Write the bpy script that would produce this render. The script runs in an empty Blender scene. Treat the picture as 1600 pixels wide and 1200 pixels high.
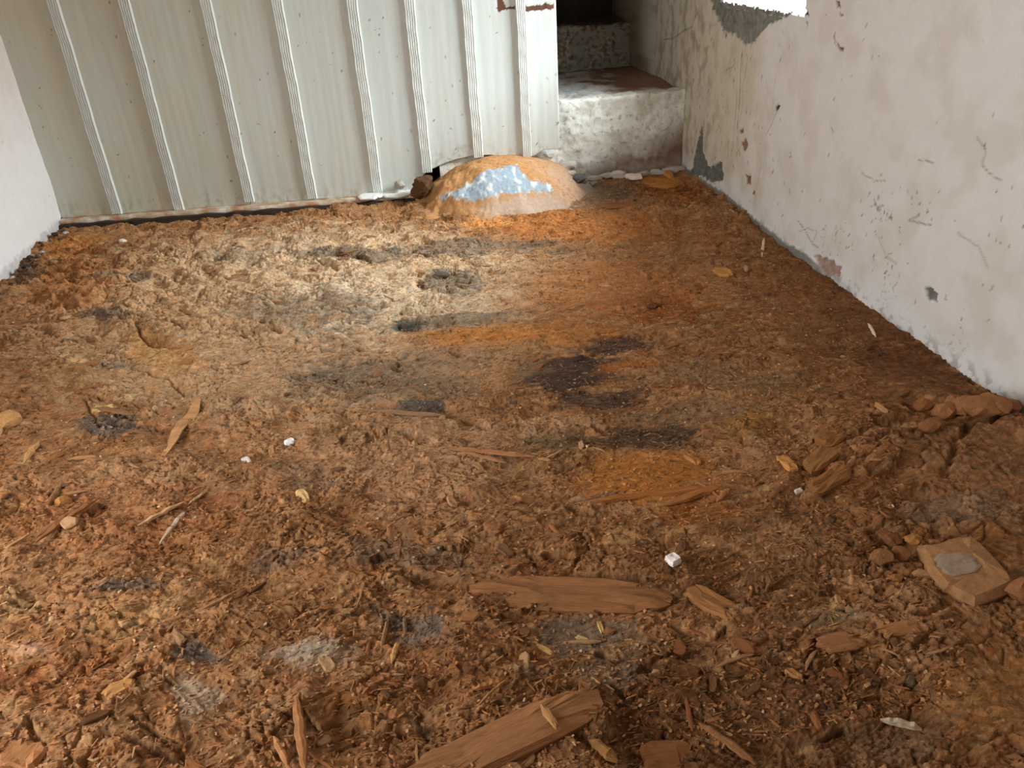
import bpy, bmesh, math, random
import numpy as np
from mathutils import Vector, Matrix
random.seed(7); RNG = np.random.default_rng(7)
SC = bpy.context.scene
COL = SC.collection

# ------------------------------------------------------------------ camera, world, lights, exposure
F, CX, CY, H = 1240.0, 800.0, 600.0, 1.25
R = np.array([[0.98414008, -0.13022903, 0.12045206],
              [-0.16840287, -0.47244854, 0.86512014],
              [-0.05575636, -0.87168387, -0.48688649]])
cam_d = bpy.data.cameras.new('camera'); cam = bpy.data.objects.new('camera', cam_d); COL.objects.link(cam)
cam_d.sensor_width = 36.0; cam_d.lens = 36.0 * F / 1600.0; cam_d.clip_start = 0.05
M = Matrix.Identity(4)
for i in range(3):
    M[i][0], M[i][1], M[i][2] = R[i, 0], -R[i, 1], -R[i, 2]
M[0][3], M[1][3], M[2][3] = 0, 0, H
cam.matrix_world = M
SC.camera = cam

W = bpy.data.worlds.new('world'); SC.world = W; W.use_nodes = True
bg = W.node_tree.nodes['Background']
bg.inputs[0].default_value = (0.86, 0.94, 1.0, 1); bg.inputs[1].default_value = 2.5

def area_light(name, loc, target, sx, sy, energy, color):
    l = bpy.data.lights.new(name, 'AREA'); l.shape = 'RECTANGLE'; l.size = sx; l.size_y = sy
    l.energy = energy; l.color = color
    o = bpy.data.objects.new(name, l); COL.objects.link(o); o.location = loc
    o.rotation_euler = (Vector(target) - Vector(loc)).to_track_quat('-Z', 'Y').to_euler()
    return o
# daylight falling through the window of the right wall, and through the doorway in the left wall behind the photographer
area_light('window_daylight', (3.5, 3.05, 2.35), (0.6, 3.9, 0.2), 3.4, 1.7, 1320, (0.86, 0.95, 1.0))
area_light('doorway_daylight', (-2.6, 1.0, 1.25), (0.6, 2.9, 0.7), 1.6, 1.9, 88, (0.98, 0.98, 0.95))

SC.view_settings.view_transform = 'Standard'; SC.view_settings.look = 'None'
SC.view_settings.gamma = 1.0; SC.view_settings.use_curve_mapping = False
SC.view_settings.exposure = 0.0
SC.cycles.use_denoising = True
SC.cycles.max_bounces = 8; SC.cycles.diffuse_bounces = 5

# ------------------------------------------------------------------ geometry of the picture -> points of the room
def ray(px, py):
    v = np.array([px - CX, py - CY, F]); return R @ (v / np.linalg.norm(v))
O = np.array([0, 0, H])
def fl(px, py, z=0.0):
    r = ray(px, py); return O + r * ((z - H) / r[2])
def on_plane(px, py, n, d):
    r = ray(px, py); return O + r * ((d - n @ O) / (n @ r))
def lin(c):
    c = np.array(c, float) / 255.0
    return np.where(c <= 0.04045, c / 12.92, ((c + 0.055) / 1.055) ** 2.4)
def lin4(c): return tuple(lin(c)) + (1.0,)

# ------------------------------------------------------------------ noise
def _hash(ix, iy, seed):
    h = (ix.astype(np.int64) * 374761393 + iy.astype(np.int64) * 668265263 + seed * 974634777) & 0xFFFFFFFF
    h = ((h ^ (h >> 13)) * 1274126177) & 0xFFFFFFFF
    return (h ^ (h >> 16)) & 0xFFFFFFFF
def perlin(x, y, seed=0):
    ix = np.floor(x); iy = np.floor(y); fx = (x - ix).astype(np.float32); fy = (y - iy).astype(np.float32)
    ux = fx * fx * fx * (fx * (fx * 6 - 15) + 10); uy = fy * fy * fy * (fy * (fy * 6 - 15) + 10)
    def g(ox, oy):
        a = _hash(ix + ox, iy + oy, seed).astype(np.float32) * np.float32(2 * math.pi / 4294967296.0)
        return np.cos(a) * (fx - ox) + np.sin(a) * (fy - oy)
    a = g(0, 0); b = g(1, 0); c = g(0, 1); d = g(1, 1)
    return (a + (b - a) * ux + (c - a) * uy + (a - b - c + d) * ux * uy) * 1.5
def fbm(x, y, seed=0, o=4, gain=0.5):
    s = 0; a = 1.0; f = 1.0
    for k in range(o):
        s = s + a * perlin(x * f, y * f, seed + k * 17); a *= gain; f *= 2.03
    return s
def voronoi(x, y, seed=0):
    ix = np.floor(x); iy = np.floor(y)
    f1 = np.full(x.shape, 9.0, np.float32); f2 = f1.copy(); cid = np.zeros(x.shape, np.float32); tl = np.zeros(x.shape, np.float32)
    for ox in (-1, 0, 1):
        for oy in (-1, 0, 1):
            cx_ = ix + ox; cy_ = iy + oy
            h1 = _hash(cx_, cy_, seed).astype(np.float32) / 4294967296.0
            h2 = _hash(cx_, cy_, seed + 5).astype(np.float32) / 4294967296.0
            d = np.hypot(cx_ + h1 - x, cy_ + h2 - y).astype(np.float32)
            h3 = _hash(cx_, cy_, seed + 9).astype(np.float32) / 4294967296.0
            near = d < f1
            f2 = np.where(near, f1, np.minimum(f2, d)); cid = np.where(near, h3, cid); tl = np.where(near, (cx_ + h1 - x) * np.cos(h3 * 40) + (cy_ + h2 - y) * np.sin(h3 * 40), tl); f1 = np.where(near, d, f1)
    return f1, f2, cid, tl
def sst(a, b, x):
    t = np.clip((x - a) / (b - a), 0, 1); return t * t * (3 - 2 * t)
def in_poly(x, y, poly):
    ins = np.zeros(x.shape, bool); n = len(poly)
    for i in range(n):
        x1, y1 = poly[i]; x2, y2 = poly[(i + 1) % n]
        if y1 == y2: continue
        c = ((y1 > y) != (y2 > y)) & (x < (x2 - x1) * (y - y1) / (y2 - y1) + x1)
        ins ^= c
    return ins
def seg_dist(x, y, pts):
    best = np.full(x.shape, 9.0); tt = np.zeros(x.shape)
    for i in range(len(pts) - 1):
        ax, ay = pts[i][:2]; bx, by = pts[i + 1][:2]
        dx, dy = bx - ax, by - ay; t = np.clip(((x - ax) * dx + (y - ay) * dy) / (dx * dx + dy * dy + 1e-12), 0, 1)
        best = np.minimum(best, np.hypot(x - ax - t * dx, y - ay - t * dy))
    return best

# ------------------------------------------------------------------ mesh helpers
def link(name, me, mat=None, parent=None):
    o = bpy.data.objects.new(name, me); COL.objects.link(o)
    if mat is not None and not me.materials: me.materials.append(mat)
    if parent is not None: o.parent = parent
    return o
def mesh_from(name, V, Fq, col=None, smooth=True):
    V = np.asarray(V, np.float32); Fq = np.asarray(Fq, np.int32); k = Fq.shape[1]
    me = bpy.data.meshes.new(name)
    me.vertices.add(len(V)); me.vertices.foreach_set('co', V.ravel())
    me.loops.add(Fq.size); me.loops.foreach_set('vertex_index', Fq.ravel())
    me.polygons.add(len(Fq)); me.polygons.foreach_set('loop_start', np.arange(0, Fq.size, k, dtype=np.int32))
    me.polygons.foreach_set('use_smooth', np.full(len(Fq), smooth, dtype=bool))
    if col is not None:
        a = me.attributes.new('Col', 'FLOAT_COLOR', 'POINT')
        c4 = np.ones((len(V), 4), np.float32); c4[:, :3] = col; a.data.foreach_set('color', c4.ravel())
    me.update(calc_edges=True); me.validate()
    return me
def grid_mesh(name, X, Y, Z, col=None, keep=None, flip=False, smooth=True):
    n, m = X.shape
    V = np.stack([X, Y, Z], -1).reshape(-1, 3)
    i = np.arange(n * m).reshape(n, m)
    q = np.stack([i[:-1, :-1], i[:-1, 1:], i[1:, 1:], i[1:, :-1]], -1)
    if keep is not None: q = q[keep]
    q = q.reshape(-1, 4)
    if flip: q = q[:, ::-1]
    return mesh_from(name, V, q, None if col is None else col.reshape(-1, 3), smooth)
def tag(o, label=None, cat=None, group=None, kind=None):
    if label: o['label'] = label
    if cat: o['category'] = cat
    if group: o['group'] = group
    if kind: o['kind'] = kind
    return o
def empty(name, loc=(0, 0, 0)):
    o = bpy.data.objects.new(name, None); COL.objects.link(o); o.location = loc; o.empty_display_size = 0.05
    return o
def box_mesh(name, lo, hi, jit=0.0, seg=1, bevel=0.004):
    bm = bmesh.new(); bmesh.ops.create_cube(bm, size=1.0)
    lo = Vector(lo); hi = Vector(hi); c = (lo + hi) / 2; d = hi - lo
    for v in bm.verts: v.co = Vector((c[k] + v.co[k] * d[k] for k in range(3)))
    if bevel: bmesh.ops.bevel(bm, geom=list(bm.edges), offset=min(bevel, min(d) * 0.3), segments=1, affect='EDGES')
    if seg > 1: bmesh.ops.subdivide_edges(bm, edges=list(bm.edges), cuts=seg, use_grid_fill=True)
    if jit:
        for v in bm.verts: v.co += Vector([random.uniform(-jit, jit) for _ in range(3)])
    me = bpy.data.meshes.new(name); bm.to_mesh(me); bm.free()
    return me

# ------------------------------------------------------------------ materials
def new_mat(name):
    m = bpy.data.materials.new(name); m.use_nodes = True
    nt = m.node_tree; b = nt.nodes['Principled BSDF']
    b.inputs['Specular IOR Level'].default_value = 0.15
    return m, nt, b
def N(nt, t, **kw):
    n = nt.nodes.new(t)
    for k, v in kw.items(): setattr(n, k, v)
    return n
def surf(name, source, rough=0.9, var=0.35, fine=300, coarse=40, bump=0.4, bdist=0.002, stretch=(1, 1, 1), spec=0.15, speck=None, speck_scale=60):
    """source: 'attr' reads Col, 'obj' reads the object's own colour, else an sRGB triple. Fine noise varies it and gives relief."""
    m, nt, b = new_mat(name); L = nt.links.new
    b.inputs['Roughness'].default_value = rough; b.inputs['Specular IOR Level'].default_value = spec
    if source == 'attr':
        s = N(nt, 'ShaderNodeAttribute', attribute_name='Col').outputs['Color']
    elif source == 'obj':
        s = N(nt, 'ShaderNodeObjectInfo').outputs['Color']
    else:
        r = N(nt, 'ShaderNodeRGB'); r.outputs[0].default_value = lin4(source); s = r.outputs[0]
    tc = N(nt, 'ShaderNodeTexCoord'); mp = N(nt, 'ShaderNodeMapping'); mp.inputs['Scale'].default_value = stretch
    L(tc.outputs['Object'], mp.inputs[0])
    n1 = N(nt, 'ShaderNodeTexNoise'); n1.inputs['Scale'].default_value = coarse; n1.inputs['Detail'].default_value = 5; n1.inputs['Roughness'].default_value = 0.65
    n2 = N(nt, 'ShaderNodeTexNoise'); n2.inputs['Scale'].default_value = fine; n2.inputs['Detail'].default_value = 4; n2.inputs['Roughness'].default_value = 0.7
    L(mp.outputs[0], n1.inputs['Vector']); L(mp.outputs[0], n2.inputs['Vector'])
    ad = N(nt, 'ShaderNodeMath', operation='ADD'); L(n1.outputs[0], ad.inputs[0]); L(n2.outputs[0], ad.inputs[1])
    mr = N(nt, 'ShaderNodeMapRange'); mr.inputs[1].default_value = 0.6; mr.inputs[2].default_value = 1.4
    mr.inputs[3].default_value = 1 - var; mr.inputs[4].default_value = 1 + var; L(ad.outputs[0], mr.inputs[0])
    mu = N(nt, 'ShaderNodeVectorMath', operation='SCALE'); L(s, mu.inputs[0]); L(mr.outputs[0], mu.inputs['Scale'])
    out = mu.outputs[0]
    if speck:
        n3 = N(nt, 'ShaderNodeTexNoise'); n3.inputs['Scale'].default_value = speck_scale; n3.inputs['Detail'].default_value = 2
        L(tc.outputs['Object'], n3.inputs['Vector'])
        rp = N(nt, 'ShaderNodeMapRange'); rp.inputs[1].default_value = 0.73; rp.inputs[2].default_value = 0.77; L(n3.outputs[0], rp.inputs[0])
        mx = N(nt, 'ShaderNodeMix', data_type='RGBA'); L(rp.outputs[0], mx.inputs[0]); L(out, mx.inputs[6]); mx.inputs[7].default_value = lin4(speck)
        out = mx.outputs[2]
    L(out, b.inputs['Base Color'])
    bp = N(nt, 'ShaderNodeBump'); bp.inputs['Strength'].default_value = bump; bp.inputs['Distance'].default_value = bdist
    L(ad.outputs[0], bp.inputs['Height']); L(bp.outputs[0], b.inputs['Normal'])
    return m
MAT = dict(
    floor=surf('rotten_floor', 'attr', 0.95, 0.42, 420, 110, 0.9, 0.004, spec=0.08),
    plaster=surf('old_plaster', 'attr', 0.85, 0.06, 160, 14, 0.35, 0.003, spec=0.2),
    paint=surf('cream_paint', 'attr', 0.5, 0.05, 220, 30, 0.25, 0.0015, stretch=(1, 1, 0.08), spec=0.3),
    batten=surf('cream_batten_paint', (210, 213, 207), 0.5, 0.10, 160, 30, 0.35, 0.002, stretch=(1, 1, 0.12), spec=0.3, speck=(120, 106, 86), speck_scale=60),
    wood=surf('rotten_wood', 'obj', 0.9, 0.42, 260, 45, 0.7, 0.003, stretch=(0.16, 1, 1)),
    earth=surf('caked_earth', 'obj', 0.95, 0.38, 260, 50, 0.8, 0.003),
    lime=surf('lime_plaster', 'obj', 0.85, 0.15, 200, 40, 0.5, 0.002),
    stair=surf('stair_plaster', 'attr', 0.85, 0.2, 200, 35, 0.7, 0.004, spec=0.25),
    mound=surf('mound_crust', 'attr', 0.8, 0.28, 380, 70, 0.6, 0.003, spec=0.2),
    plain=surf('plain_plaster', (205, 198, 188), 0.9, 0.06, 120, 12, 0.3, 0.002),
    sill=surf('white_sill', (236, 238, 238), 0.7, 0.06, 90, 14, 0.4, 0.003),
    frame=surf('brown_window_paint', (120, 70, 48), 0.5, 0.2, 160, 30, 0.3, 0.002),
    dark=surf('dark_masonry', (70, 62, 54), 0.95, 0.3, 60, 9, 0.5, 0.004),
    black=surf('blackened_wood', (64, 54, 46), 0.8, 0.45, 200, 40, 0.8, 0.004, stretch=(0.15, 1, 1)),
    dusty=surf('dusty_sill_paint', 'attr', 0.85, 0.25, 240, 50, 0.5, 0.002),
    crumb=surf('crumbs', 'attr', 0.9, 0.3, 300, 80, 0.3, 0.001),
)

# ------------------------------------------------------------------ the floor: relief and colour as functions of the place
def ell(px, py, rx, ry, rot=0.0):
    """an ellipse on the floor: centre and the inverse of its two half axes, in metres"""
    c = fl(px, py)[:2]; a = math.radians(rot); ca, sa = math.cos(a), math.sin(a)
    ax = (fl(px + rx * ca, py + rx * sa)[:2] - fl(px - rx * ca, py - rx * sa)[:2]) / 2
    ay = (fl(px - ry * sa, py + ry * ca)[:2] - fl(px + ry * sa, py - ry * ca)[:2]) / 2
    return c, np.linalg.inv(np.array([ax, ay]).T)
RUST = (157, 110, 75); TAN = (210, 180, 150); ORANGE = (194, 128, 66); GREY = (112, 102, 94); DARK = (66, 56, 50)
CHOC = (110, 72, 45); OCHRE = (186, 138, 74); SLATE = (84, 82, 84); PALE = (190, 170, 154); PURPLE = (76, 62, 60); BROWN = (142, 97, 62)
BLUE = (92, 94, 96); PINK = (178, 132, 104)
STAINS_AND_SHADE = [  # px, py, rx, ry, rot, colour, strength, smooth
    (520, 420, 360, 85, 0, TAN, .85, 0), (430, 560, 330, 90, 0, TAN, .5, 0), (240, 480, 220, 110, 0, (192, 154, 118), .6, 0),
    (600, 470, 200, 60, 0, (216, 192, 166), .75, 0), (640, 690, 240, 70, 0, (188, 148, 116), .55, 0), (640, 760, 120, 60, 0, PINK, .45, 0),
    (1320, 480, 200, 120, 38, CHOC, .75, .5), (1420, 570, 150, 50, 25, (114, 74, 52), .7, .6), (1200, 400, 120, 80, 35, BROWN, .6, .1),
    (1250, 600, 200, 70, 20, BROWN, .5, 0), (1400, 780, 220, 130, 0, (128, 80, 46), .5, 0), (1090, 1090, 270, 130, 0, (92, 57, 33), .85, 0), (1330, 1120, 160, 60, 0, (104, 68, 44), .6, 0), (860, 900, 260, 70, 0, (128, 84, 54), .6, 0), (1180, 900, 180, 60, 0, (116, 78, 50), .6, 0),  # browns at bottom centre and right: dark rot plus painted shade, partly the photographer's
    (560, 396, 100, 12, 0, GREY, .75, 0), (720, 384, 120, 15, -4, GREY, .8, 0), (480, 482, 130, 32, 0, GREY, .6, 0),
    (705, 437, 60, 22, 0, SLATE, .7, 0), (690, 500, 120, 11, -4, GREY, .7, 0), (850, 384, 70, 12, 0, SLATE, .6, 0),
    (640, 505, 30, 14, 0, SLATE, .8, 0), (540, 400, 22, 8, 0, DARK, .8, 0), (390, 395, 60, 14, 0, GREY, .4, 0),
    (810, 522, 200, 20, -2, ORANGE, .95, 0), (900, 350, 160, 32, 0, (188, 118, 62), .85, 0), (960, 450, 160, 55, 0, (176, 110, 58), .65, 0),
    (770, 346, 60, 10, 0, (210, 140, 76), .8, 0), (110, 385, 70, 20, -10, (180, 118, 62), .85, 0), (120, 440, 90, 45, -10, (172, 106, 54), .6, 0),
    (1000, 300, 90, 20, 10, CHOC, .7, 0), (1040, 480, 60, 26, 0, (150, 84, 40), .7, 0), (1020, 478, 16, 6, 0, DARK, .9, 0),  # the small dark spot paints the shade inside a hole
    (890, 576, 92, 36, -4, PURPLE, .95, .95), (970, 534, 60, 14, -4, PURPLE, .9, .6), (950, 618, 90, 14, -4, PURPLE, .85, .5),
    (990, 570, 60, 12, -4, (178, 108, 52), .8, .2), (1060, 606, 60, 9, -4, (170, 98, 46), .8, .2),
    (1010, 682, 95, 26, -3, DARK, .9, .6), (890, 684, 65, 20, -3, (88, 78, 60), .8, .4), (655, 637, 50, 15, -8, SLATE, .95, .3),
    (600, 592, 170, 38, 0, GREY, .6, 0), (700, 560, 80, 16, 0, SLATE, .5, 0), (520, 580, 60, 20, 0, GREY, .5, 0),
    (1120, 592, 170, 24, 3, (128, 104, 82), .65, .4), (1080, 645, 140, 18, -3, (132, 108, 88), .6, .4),
    (1010, 745, 120, 48, -6, (178, 112, 50), .9, .85), (1090, 798, 90, 24, 0, (150, 90, 42), .7, .5), (1165, 668, 70, 14, 0, (150, 108, 50), .6, .2),
    (940, 780, 55, 9, 0, BLUE, .7, .3), (640, 862, 110, 26, 0, GREY, .55, 0), (470, 740, 60, 20, 0, GREY, .4, 0), (440, 860, 60, 20, 0, SLATE, .5, 0),
    (165, 487, 45, 12, 0, SLATE, .7, 0), (190, 430, 60, 9, 0, GREY, .7, 0), (165, 658, 65, 17, 0, SLATE, .85, 0), (190, 568, 90, 9, 0, GREY, .5, 0),
    (165, 634, 26, 6, 0, (236, 202, 132), .9, 0), (200, 962, 90, 32, 0, (194, 150, 102), .5, 0), (30, 935, 45, 28, 0, (200, 162, 118), .5, 0),
    (200, 916, 60, 13, 0, SLATE, .7, 0), (305, 1016, 55, 20, 10, SLATE, .9, 0), (640, 985, 65, 36, 0, BLUE, .75, 0),
    (490, 1030, 75, 24, 8, PALE, .8, .2), (300, 1088, 40, 34, -20, PALE, .75, .2), (45, 1015, 42, 15, 0, (196, 152, 126), .7, 0),
    (920, 985, 90, 34, 0, (120, 106, 94), .8, .7), (960, 1030, 60, 40, 0, (118, 100, 84), .6, .4), (830, 1045, 40, 12, 0, (136, 122, 110), .7, .2),
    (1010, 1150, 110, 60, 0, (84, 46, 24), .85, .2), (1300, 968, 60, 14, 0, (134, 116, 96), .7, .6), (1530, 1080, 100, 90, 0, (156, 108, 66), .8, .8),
    (1400, 1150, 100, 45, 0, (124, 92, 70), .7, .4), (1540, 720, 120, 55, 0, (150, 106, 76), .75, .6), (1500, 795, 110, 28, 0, (150, 122, 102), .7, .5),
    (1250, 1090, 90, 50, 0, (116, 78, 54), .6, .2), (1230, 830, 130, 40, 0, (140, 104, 76), .5, .3),
    (930, 300, 80, 26, 0, (120, 98, 82), .8, .3), (905, 292, 26, 12, 0, SLATE, .8, 0), (800, 318, 110, 14, -4, PALE, .8, .3),
    (1050, 300, 70, 18, 10, (146, 86, 36), .8, 0), (40, 420, 22, 30, 40, DARK, .9, 0), (250, 545, 70, 40, 20, (190, 138, 86), .7, .3),
    (220, 745, 200, 40, 0, (158, 118, 88), .5, 0), (100, 1060, 150, 60, 0, (158, 96, 58), .5, 0), (700, 1060, 200, 60, 0, (140, 88, 54), .5, 0),
    (760, 560, 100, 30, 0, (186, 146, 112), .5, 0), (860, 660, 60, 20, 0, (196, 158, 128), .5, 0), (200, 800, 240, 60, 0, (146, 86, 50), .5, 0),
]
RELIEF = [  # px, py, rx, ry, rot, metres
    (1460, 690, 190, 70, 10, .030), (1340, 740, 120, 60, 0, .012), (1400, 838, 50, 16, 20, -.035), (1260, 760, 60, 30, -40, -.022), (1430, 960, 120, 60, 0, .02),
    (930, 1010, 130, 60, 0, -.020), (1010, 1135, 90, 60, -20, -.030), (520, 1140, 70, 40, -10, -.026), (640, 1150, 60, 20, -20, -.020), (440, 1165, 40, 20, 0, -.02),
    (250, 530, 45, 20, 25, -.020), (270, 600, 110, 16, 8, -.016), (150, 520, 90, 22, 0, -.014), (320, 420, 40, 22, 60, -.018), (440, 395, 30, 8, 0, -.014),
    (200, 390, 80, 20, 0, .016), (370, 430, 60, 14, 0, .012), (460, 630, 240, 40, 0, .01), (600, 440, 120, 30, 0, .008), (640, 508, 22, 8, 0, -.014),
    (900, 350, 150, 26, 0, .012), (960, 300, 110, 24, 0, .012), (1130, 330, 100, 40, 35, .012), (800, 900, 220, 12, 0, -.012), (60, 1150, 120, 60, 0, .014),
    (300, 1160, 120, 30, 0, -.012), (1310, 650, 150, 30, 0, .016), (1520, 645, 120, 22, 20, .024), (40, 430, 40, 40, 40, -.012), (1560, 870, 60, 60, 0, .014),
    (690, 640, 30, 10, 0, -.012), (660, 690, 80, 20, 0, .008), (905, 565, 30, 6, 0, .006), (1180, 700, 60, 26, 30, .010), (700, 1000, 60, 40, 0, .008),
]
CRACKS = [  # polyline px, width m, depth m
    ([(640, 319), (700, 331), (765, 338), (830, 327), (850, 318)], .010, .016),
    ([(1475, 745), (1490, 705), (1512, 668), (1545, 664), (1582, 655)], .010, .020), ([(1255, 640), (1320, 632), (1370, 660), (1420, 655)], .006, .012),
    ([(205, 573), (262, 588), (300, 602), (345, 606)], .008, .014), ([(212, 500), (222, 522), (240, 532), (258, 530)], .010, .02),
    ([(868, 617), (900, 614), (960, 606), (1010, 603)], .006, .010), ([(835, 545), (900, 537), (960, 536)], .004, .008),
    ([(640, 1195), (720, 1158), (800, 1132)], .006, .016), ([(540, 1165), (600, 1140), (690, 1125)], .007, .014),
    ([(735, 902), (800, 893), (900, 890), (1000, 902)], .008, .016), ([(1370, 905), (1360, 870), (1345, 850), (1280, 838), (1230, 842)], .006, .012),
    ([(830, 850), (850, 868), (890, 880)], .005, .010), ([(34, 1120), (40, 1180)], .007, .018), ([(150, 1160), (200, 1170), (270, 1178)], .007, .014),
    ([(200, 1130), (230, 1150), (262, 1160), (290, 1178)], .006, .014), ([(1200, 770), (1260, 790), (1330, 775)], .006, .012),
    ([(1020, 790), (1090, 780), (1130, 765)], .004, .008), ([(130, 620), (150, 660), (205, 660)], .006, .012), ([(150, 612), (260, 640), (330, 622)], .006, .012),
    ([(1350, 930), (1400, 960), (1450, 962), (1500, 940)], .007, .014), ([(1290, 1000), (1262, 1020), (1268, 1035)], .005, .010), ([(1380, 1000), (1420, 1015), (1460, 990)], .006, .012),
    ([(960, 1085), (1010, 1072), (1060, 1060)], .007, .014), ([(1390, 1195), (1460, 1180), (1560, 1190)], .006, .012), ([(700, 640), (760, 660), (830, 652)], .005, .008),
]
rp_ = random.Random(5)
PITS = [(318, 420, 9, 16, 20), (306, 455, 6, 14, 30), (232, 410, 14, 7, 0), (262, 396, 10, 6, 0), (246, 437, 12, 8, -20), (65, 518, 18, 7, 0), (118, 527, 20, 6, 10), (110, 474, 16, 6, -15),
        (205, 420, 10, 5, -30), (432, 513, 14, 4, 0), (478, 543, 16, 4, 0), (408, 497, 10, 4, 0), (640, 505, 16, 6, 0), (530, 400, 14, 5, 0), (655, 445, 16, 4, 10), (635, 488, 12, 3, 0), (365, 430, 20, 5, -5), (70, 545, 22, 5, -20), (735, 655, 24, 7, 10), (660, 682, 28, 6, 8)]
for _ in range(26): PITS.append((rp_.uniform(60, 720), rp_.uniform(370, 580), rp_.uniform(7, 20), rp_.uniform(2.5, 5.5), rp_.uniform(-25, 25)))
for _ in range(14): PITS.append((rp_.uniform(40, 1300), rp_.uniform(650, 1150), rp_.uniform(10, 26), rp_.uniform(3, 7), rp_.uniform(-40, 40)))
_PT = [(ell(*p), .012 + .008 * ((i * 37) % 10) / 10) for i, p in enumerate(PITS)]
_ST = [(ell(*s[:5]), lin(s[5]), s[6], s[7]) for s in STAINS_AND_SHADE]
_RL = [(ell(*s[:5]), s[5]) for s in RELIEF]
_CR = [([fl(*p)[:2] for p in c[0]], c[1], c[2]) for c in CRACKS]
def emask(E, x, y):
    c, A = E
    dx = x - c[0]; dy = y - c[1]
    return np.hypot(A[0, 0] * dx + A[0, 1] * dy, A[1, 0] * dx + A[1, 1] * dy)
CLODM = [ell(1440, 740, 210, 150), ell(1400, 1020, 180, 110), ell(560, 1150, 260, 70), ell(150, 430, 190, 70), ell(1060, 300, 90, 30), ell(150, 1150, 160, 60), ell(880, 860, 80, 40)]
GRAINM = ell(960, 560, 420, 260)
def floor_eval(x, y, colour=True):
    x = x.astype(np.float64); y = y.astype(np.float64)
    wx = x + .035 * perlin(x * 3, y * 3, 1) + .012 * perlin(x * 14, y * 14, 2)
    wy = y + .035 * perlin(x * 3, y * 3, 3) + .012 * perlin(x * 14, y * 14, 4)
    # colour first: the stains also say where the ground is trodden smooth
    smooth = np.zeros(x.shape, np.float32)
    n1 = fbm(wx * 9, wy * 16, 11, 4); n2 = fbm(wx * 40, wy * 60, 12, 3)
    if colour:
        b0 = lin(RUST); b1 = lin(BROWN); b2 = lin((182, 138, 100))
        c = b0 + (b1 - b0) * sst(-.1, .5, fbm(wx * 3, wy * 4, 13, 3))[..., None]
        c = c + (b2 - c) * (sst(.1, .6, n1) * .55)[..., None]
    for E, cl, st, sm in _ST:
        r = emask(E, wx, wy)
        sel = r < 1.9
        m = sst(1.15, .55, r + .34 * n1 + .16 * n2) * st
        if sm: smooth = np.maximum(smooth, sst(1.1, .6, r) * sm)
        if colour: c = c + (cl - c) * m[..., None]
    det = 1 - .85 * smooth
    G = sst(1.15, .6, emask(GRAINM, x, y) + .2 * n1)
    CM = np.zeros(x.shape)
    for E in CLODM: CM = np.maximum(CM, sst(1.15, .6, emask(E, wx, wy)))
    CM = CM * sst(-.35, .1, perlin(x * 6, y * 6, 21)) * det
    far = sst(2.6, 3.2, y) * sst(.9, .2, x)
    h = .010 * perlin(x * 1.3, y * 1.3, 31) + .007 * perlin(x * 4, y * 4, 32) + (.006 + .013 * far) * perlin(wx * 9, wy * 9, 33) * det + .009 * far * np.abs(perlin(wx * 14, wy * 15, 34))
    for E, a in _RL: h = h + a * sst(1.3, .3, emask(E, wx, wy) + .12 * n1)
    for E, a in _PT: h = h - a * sst(1.1, .75, emask(E, wx, wy) + .22 * n1 + .1 * n2)
    # broken layers of rotten board, their edges running along x where the grain still shows
    t = np.where(G > .5, fbm(wx * 2.6, wy * 11, 41, 3), fbm(wx * 5.5, wy * 8, 42, 3)) * 4.2
    q = np.floor(t); fr = t - q
    h = h + (.0042 * (q + sst(0, .13, fr))) * det
    t2 = fbm(wx * 12 , wy * (20 + 12 * 0), 43, 3) * 4
    q2 = np.floor(t2); h = h + .0012 * (q2 + sst(0, .12, t2 - q2)) * det
    # clods with cracks
    f1, f2, ci, ti = voronoi(wx * 19, wy * 25, 51)
    e = f2 - f1
    h = h + CM * (.009 * (ci - .35) - .009 * (1 - sst(.02, .10, e)) + .010 * ti)
    g1, g2, cj, tj = voronoi(wx * 36 + wy * 9, wy * 62, 52)
    lump = sst(-.25, .2, perlin(x * 5, y * 5, 22)) * det * (1 - .5 * G)
    h = h + lump * (.005 * (cj - .4) - .006 * (1 - sst(.02, .12, g2 - g1)) + .008 * tj)
    # fibres in several directions
    fib = 0
    for k, (ang, sd) in enumerate(((0, 61), (38, 62), (-47, 63), (82, 64))):
        a = math.radians(ang); u = wx * math.cos(a) + wy * math.sin(a); v = -wx * math.sin(a) + wy * math.cos(a)
        rr = 1 - np.abs(perlin(u * 9, v * 75, sd)) * 2.6
        wgt = sst(.0, .35, perlin(x * 3.2, y * 3.2, 70 + k)) if k else np.maximum(G, sst(.0, .35, perlin(x * 3.2, y * 3.2, 70)))
        fib = np.maximum(fib, np.clip(rr, 0, 1) ** 3 * wgt)
    h = h + .0038 * fib * det
    for pts, wd, dp in _CR:
        d = seg_dist(wx, wy, pts) + .004 * n2
        h = h - dp * sst(wd * 1.3, wd * .25, d)
    rough = fbm(x * 90, y * 110, 81, 2)
    h = h + .0016 * rough * (1 - .5 * smooth) + .0012 * n2 * det
    # the ground lies a little lower along the foot of the back partition
    h = h - .014 * sst(4.35, 4.6, y) * sst(.2, .0, x)
    h = h - .012
    if not colour: return h
    tone = 1 + .34 * np.clip(n2, -1, 1) + .22 * (ci - .5) * CM * 2 + .22 * (cj - .5) * 2 * lump
    c = c * np.clip(tone, .45, 1.7)[..., None]
    hue = perlin(wx * 24, wy * 36, 91)
    c = c * (1 + hue[..., None] * np.array([.10, -.02, -.16]))
    # layers of board differ in colour, as each came loose
    hq = (_hash(q + 50, np.zeros_like(q), 3).astype(np.float32) / 4294967296.0 - .5)
    c = c * (1 + .25 * hq)[..., None]
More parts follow.
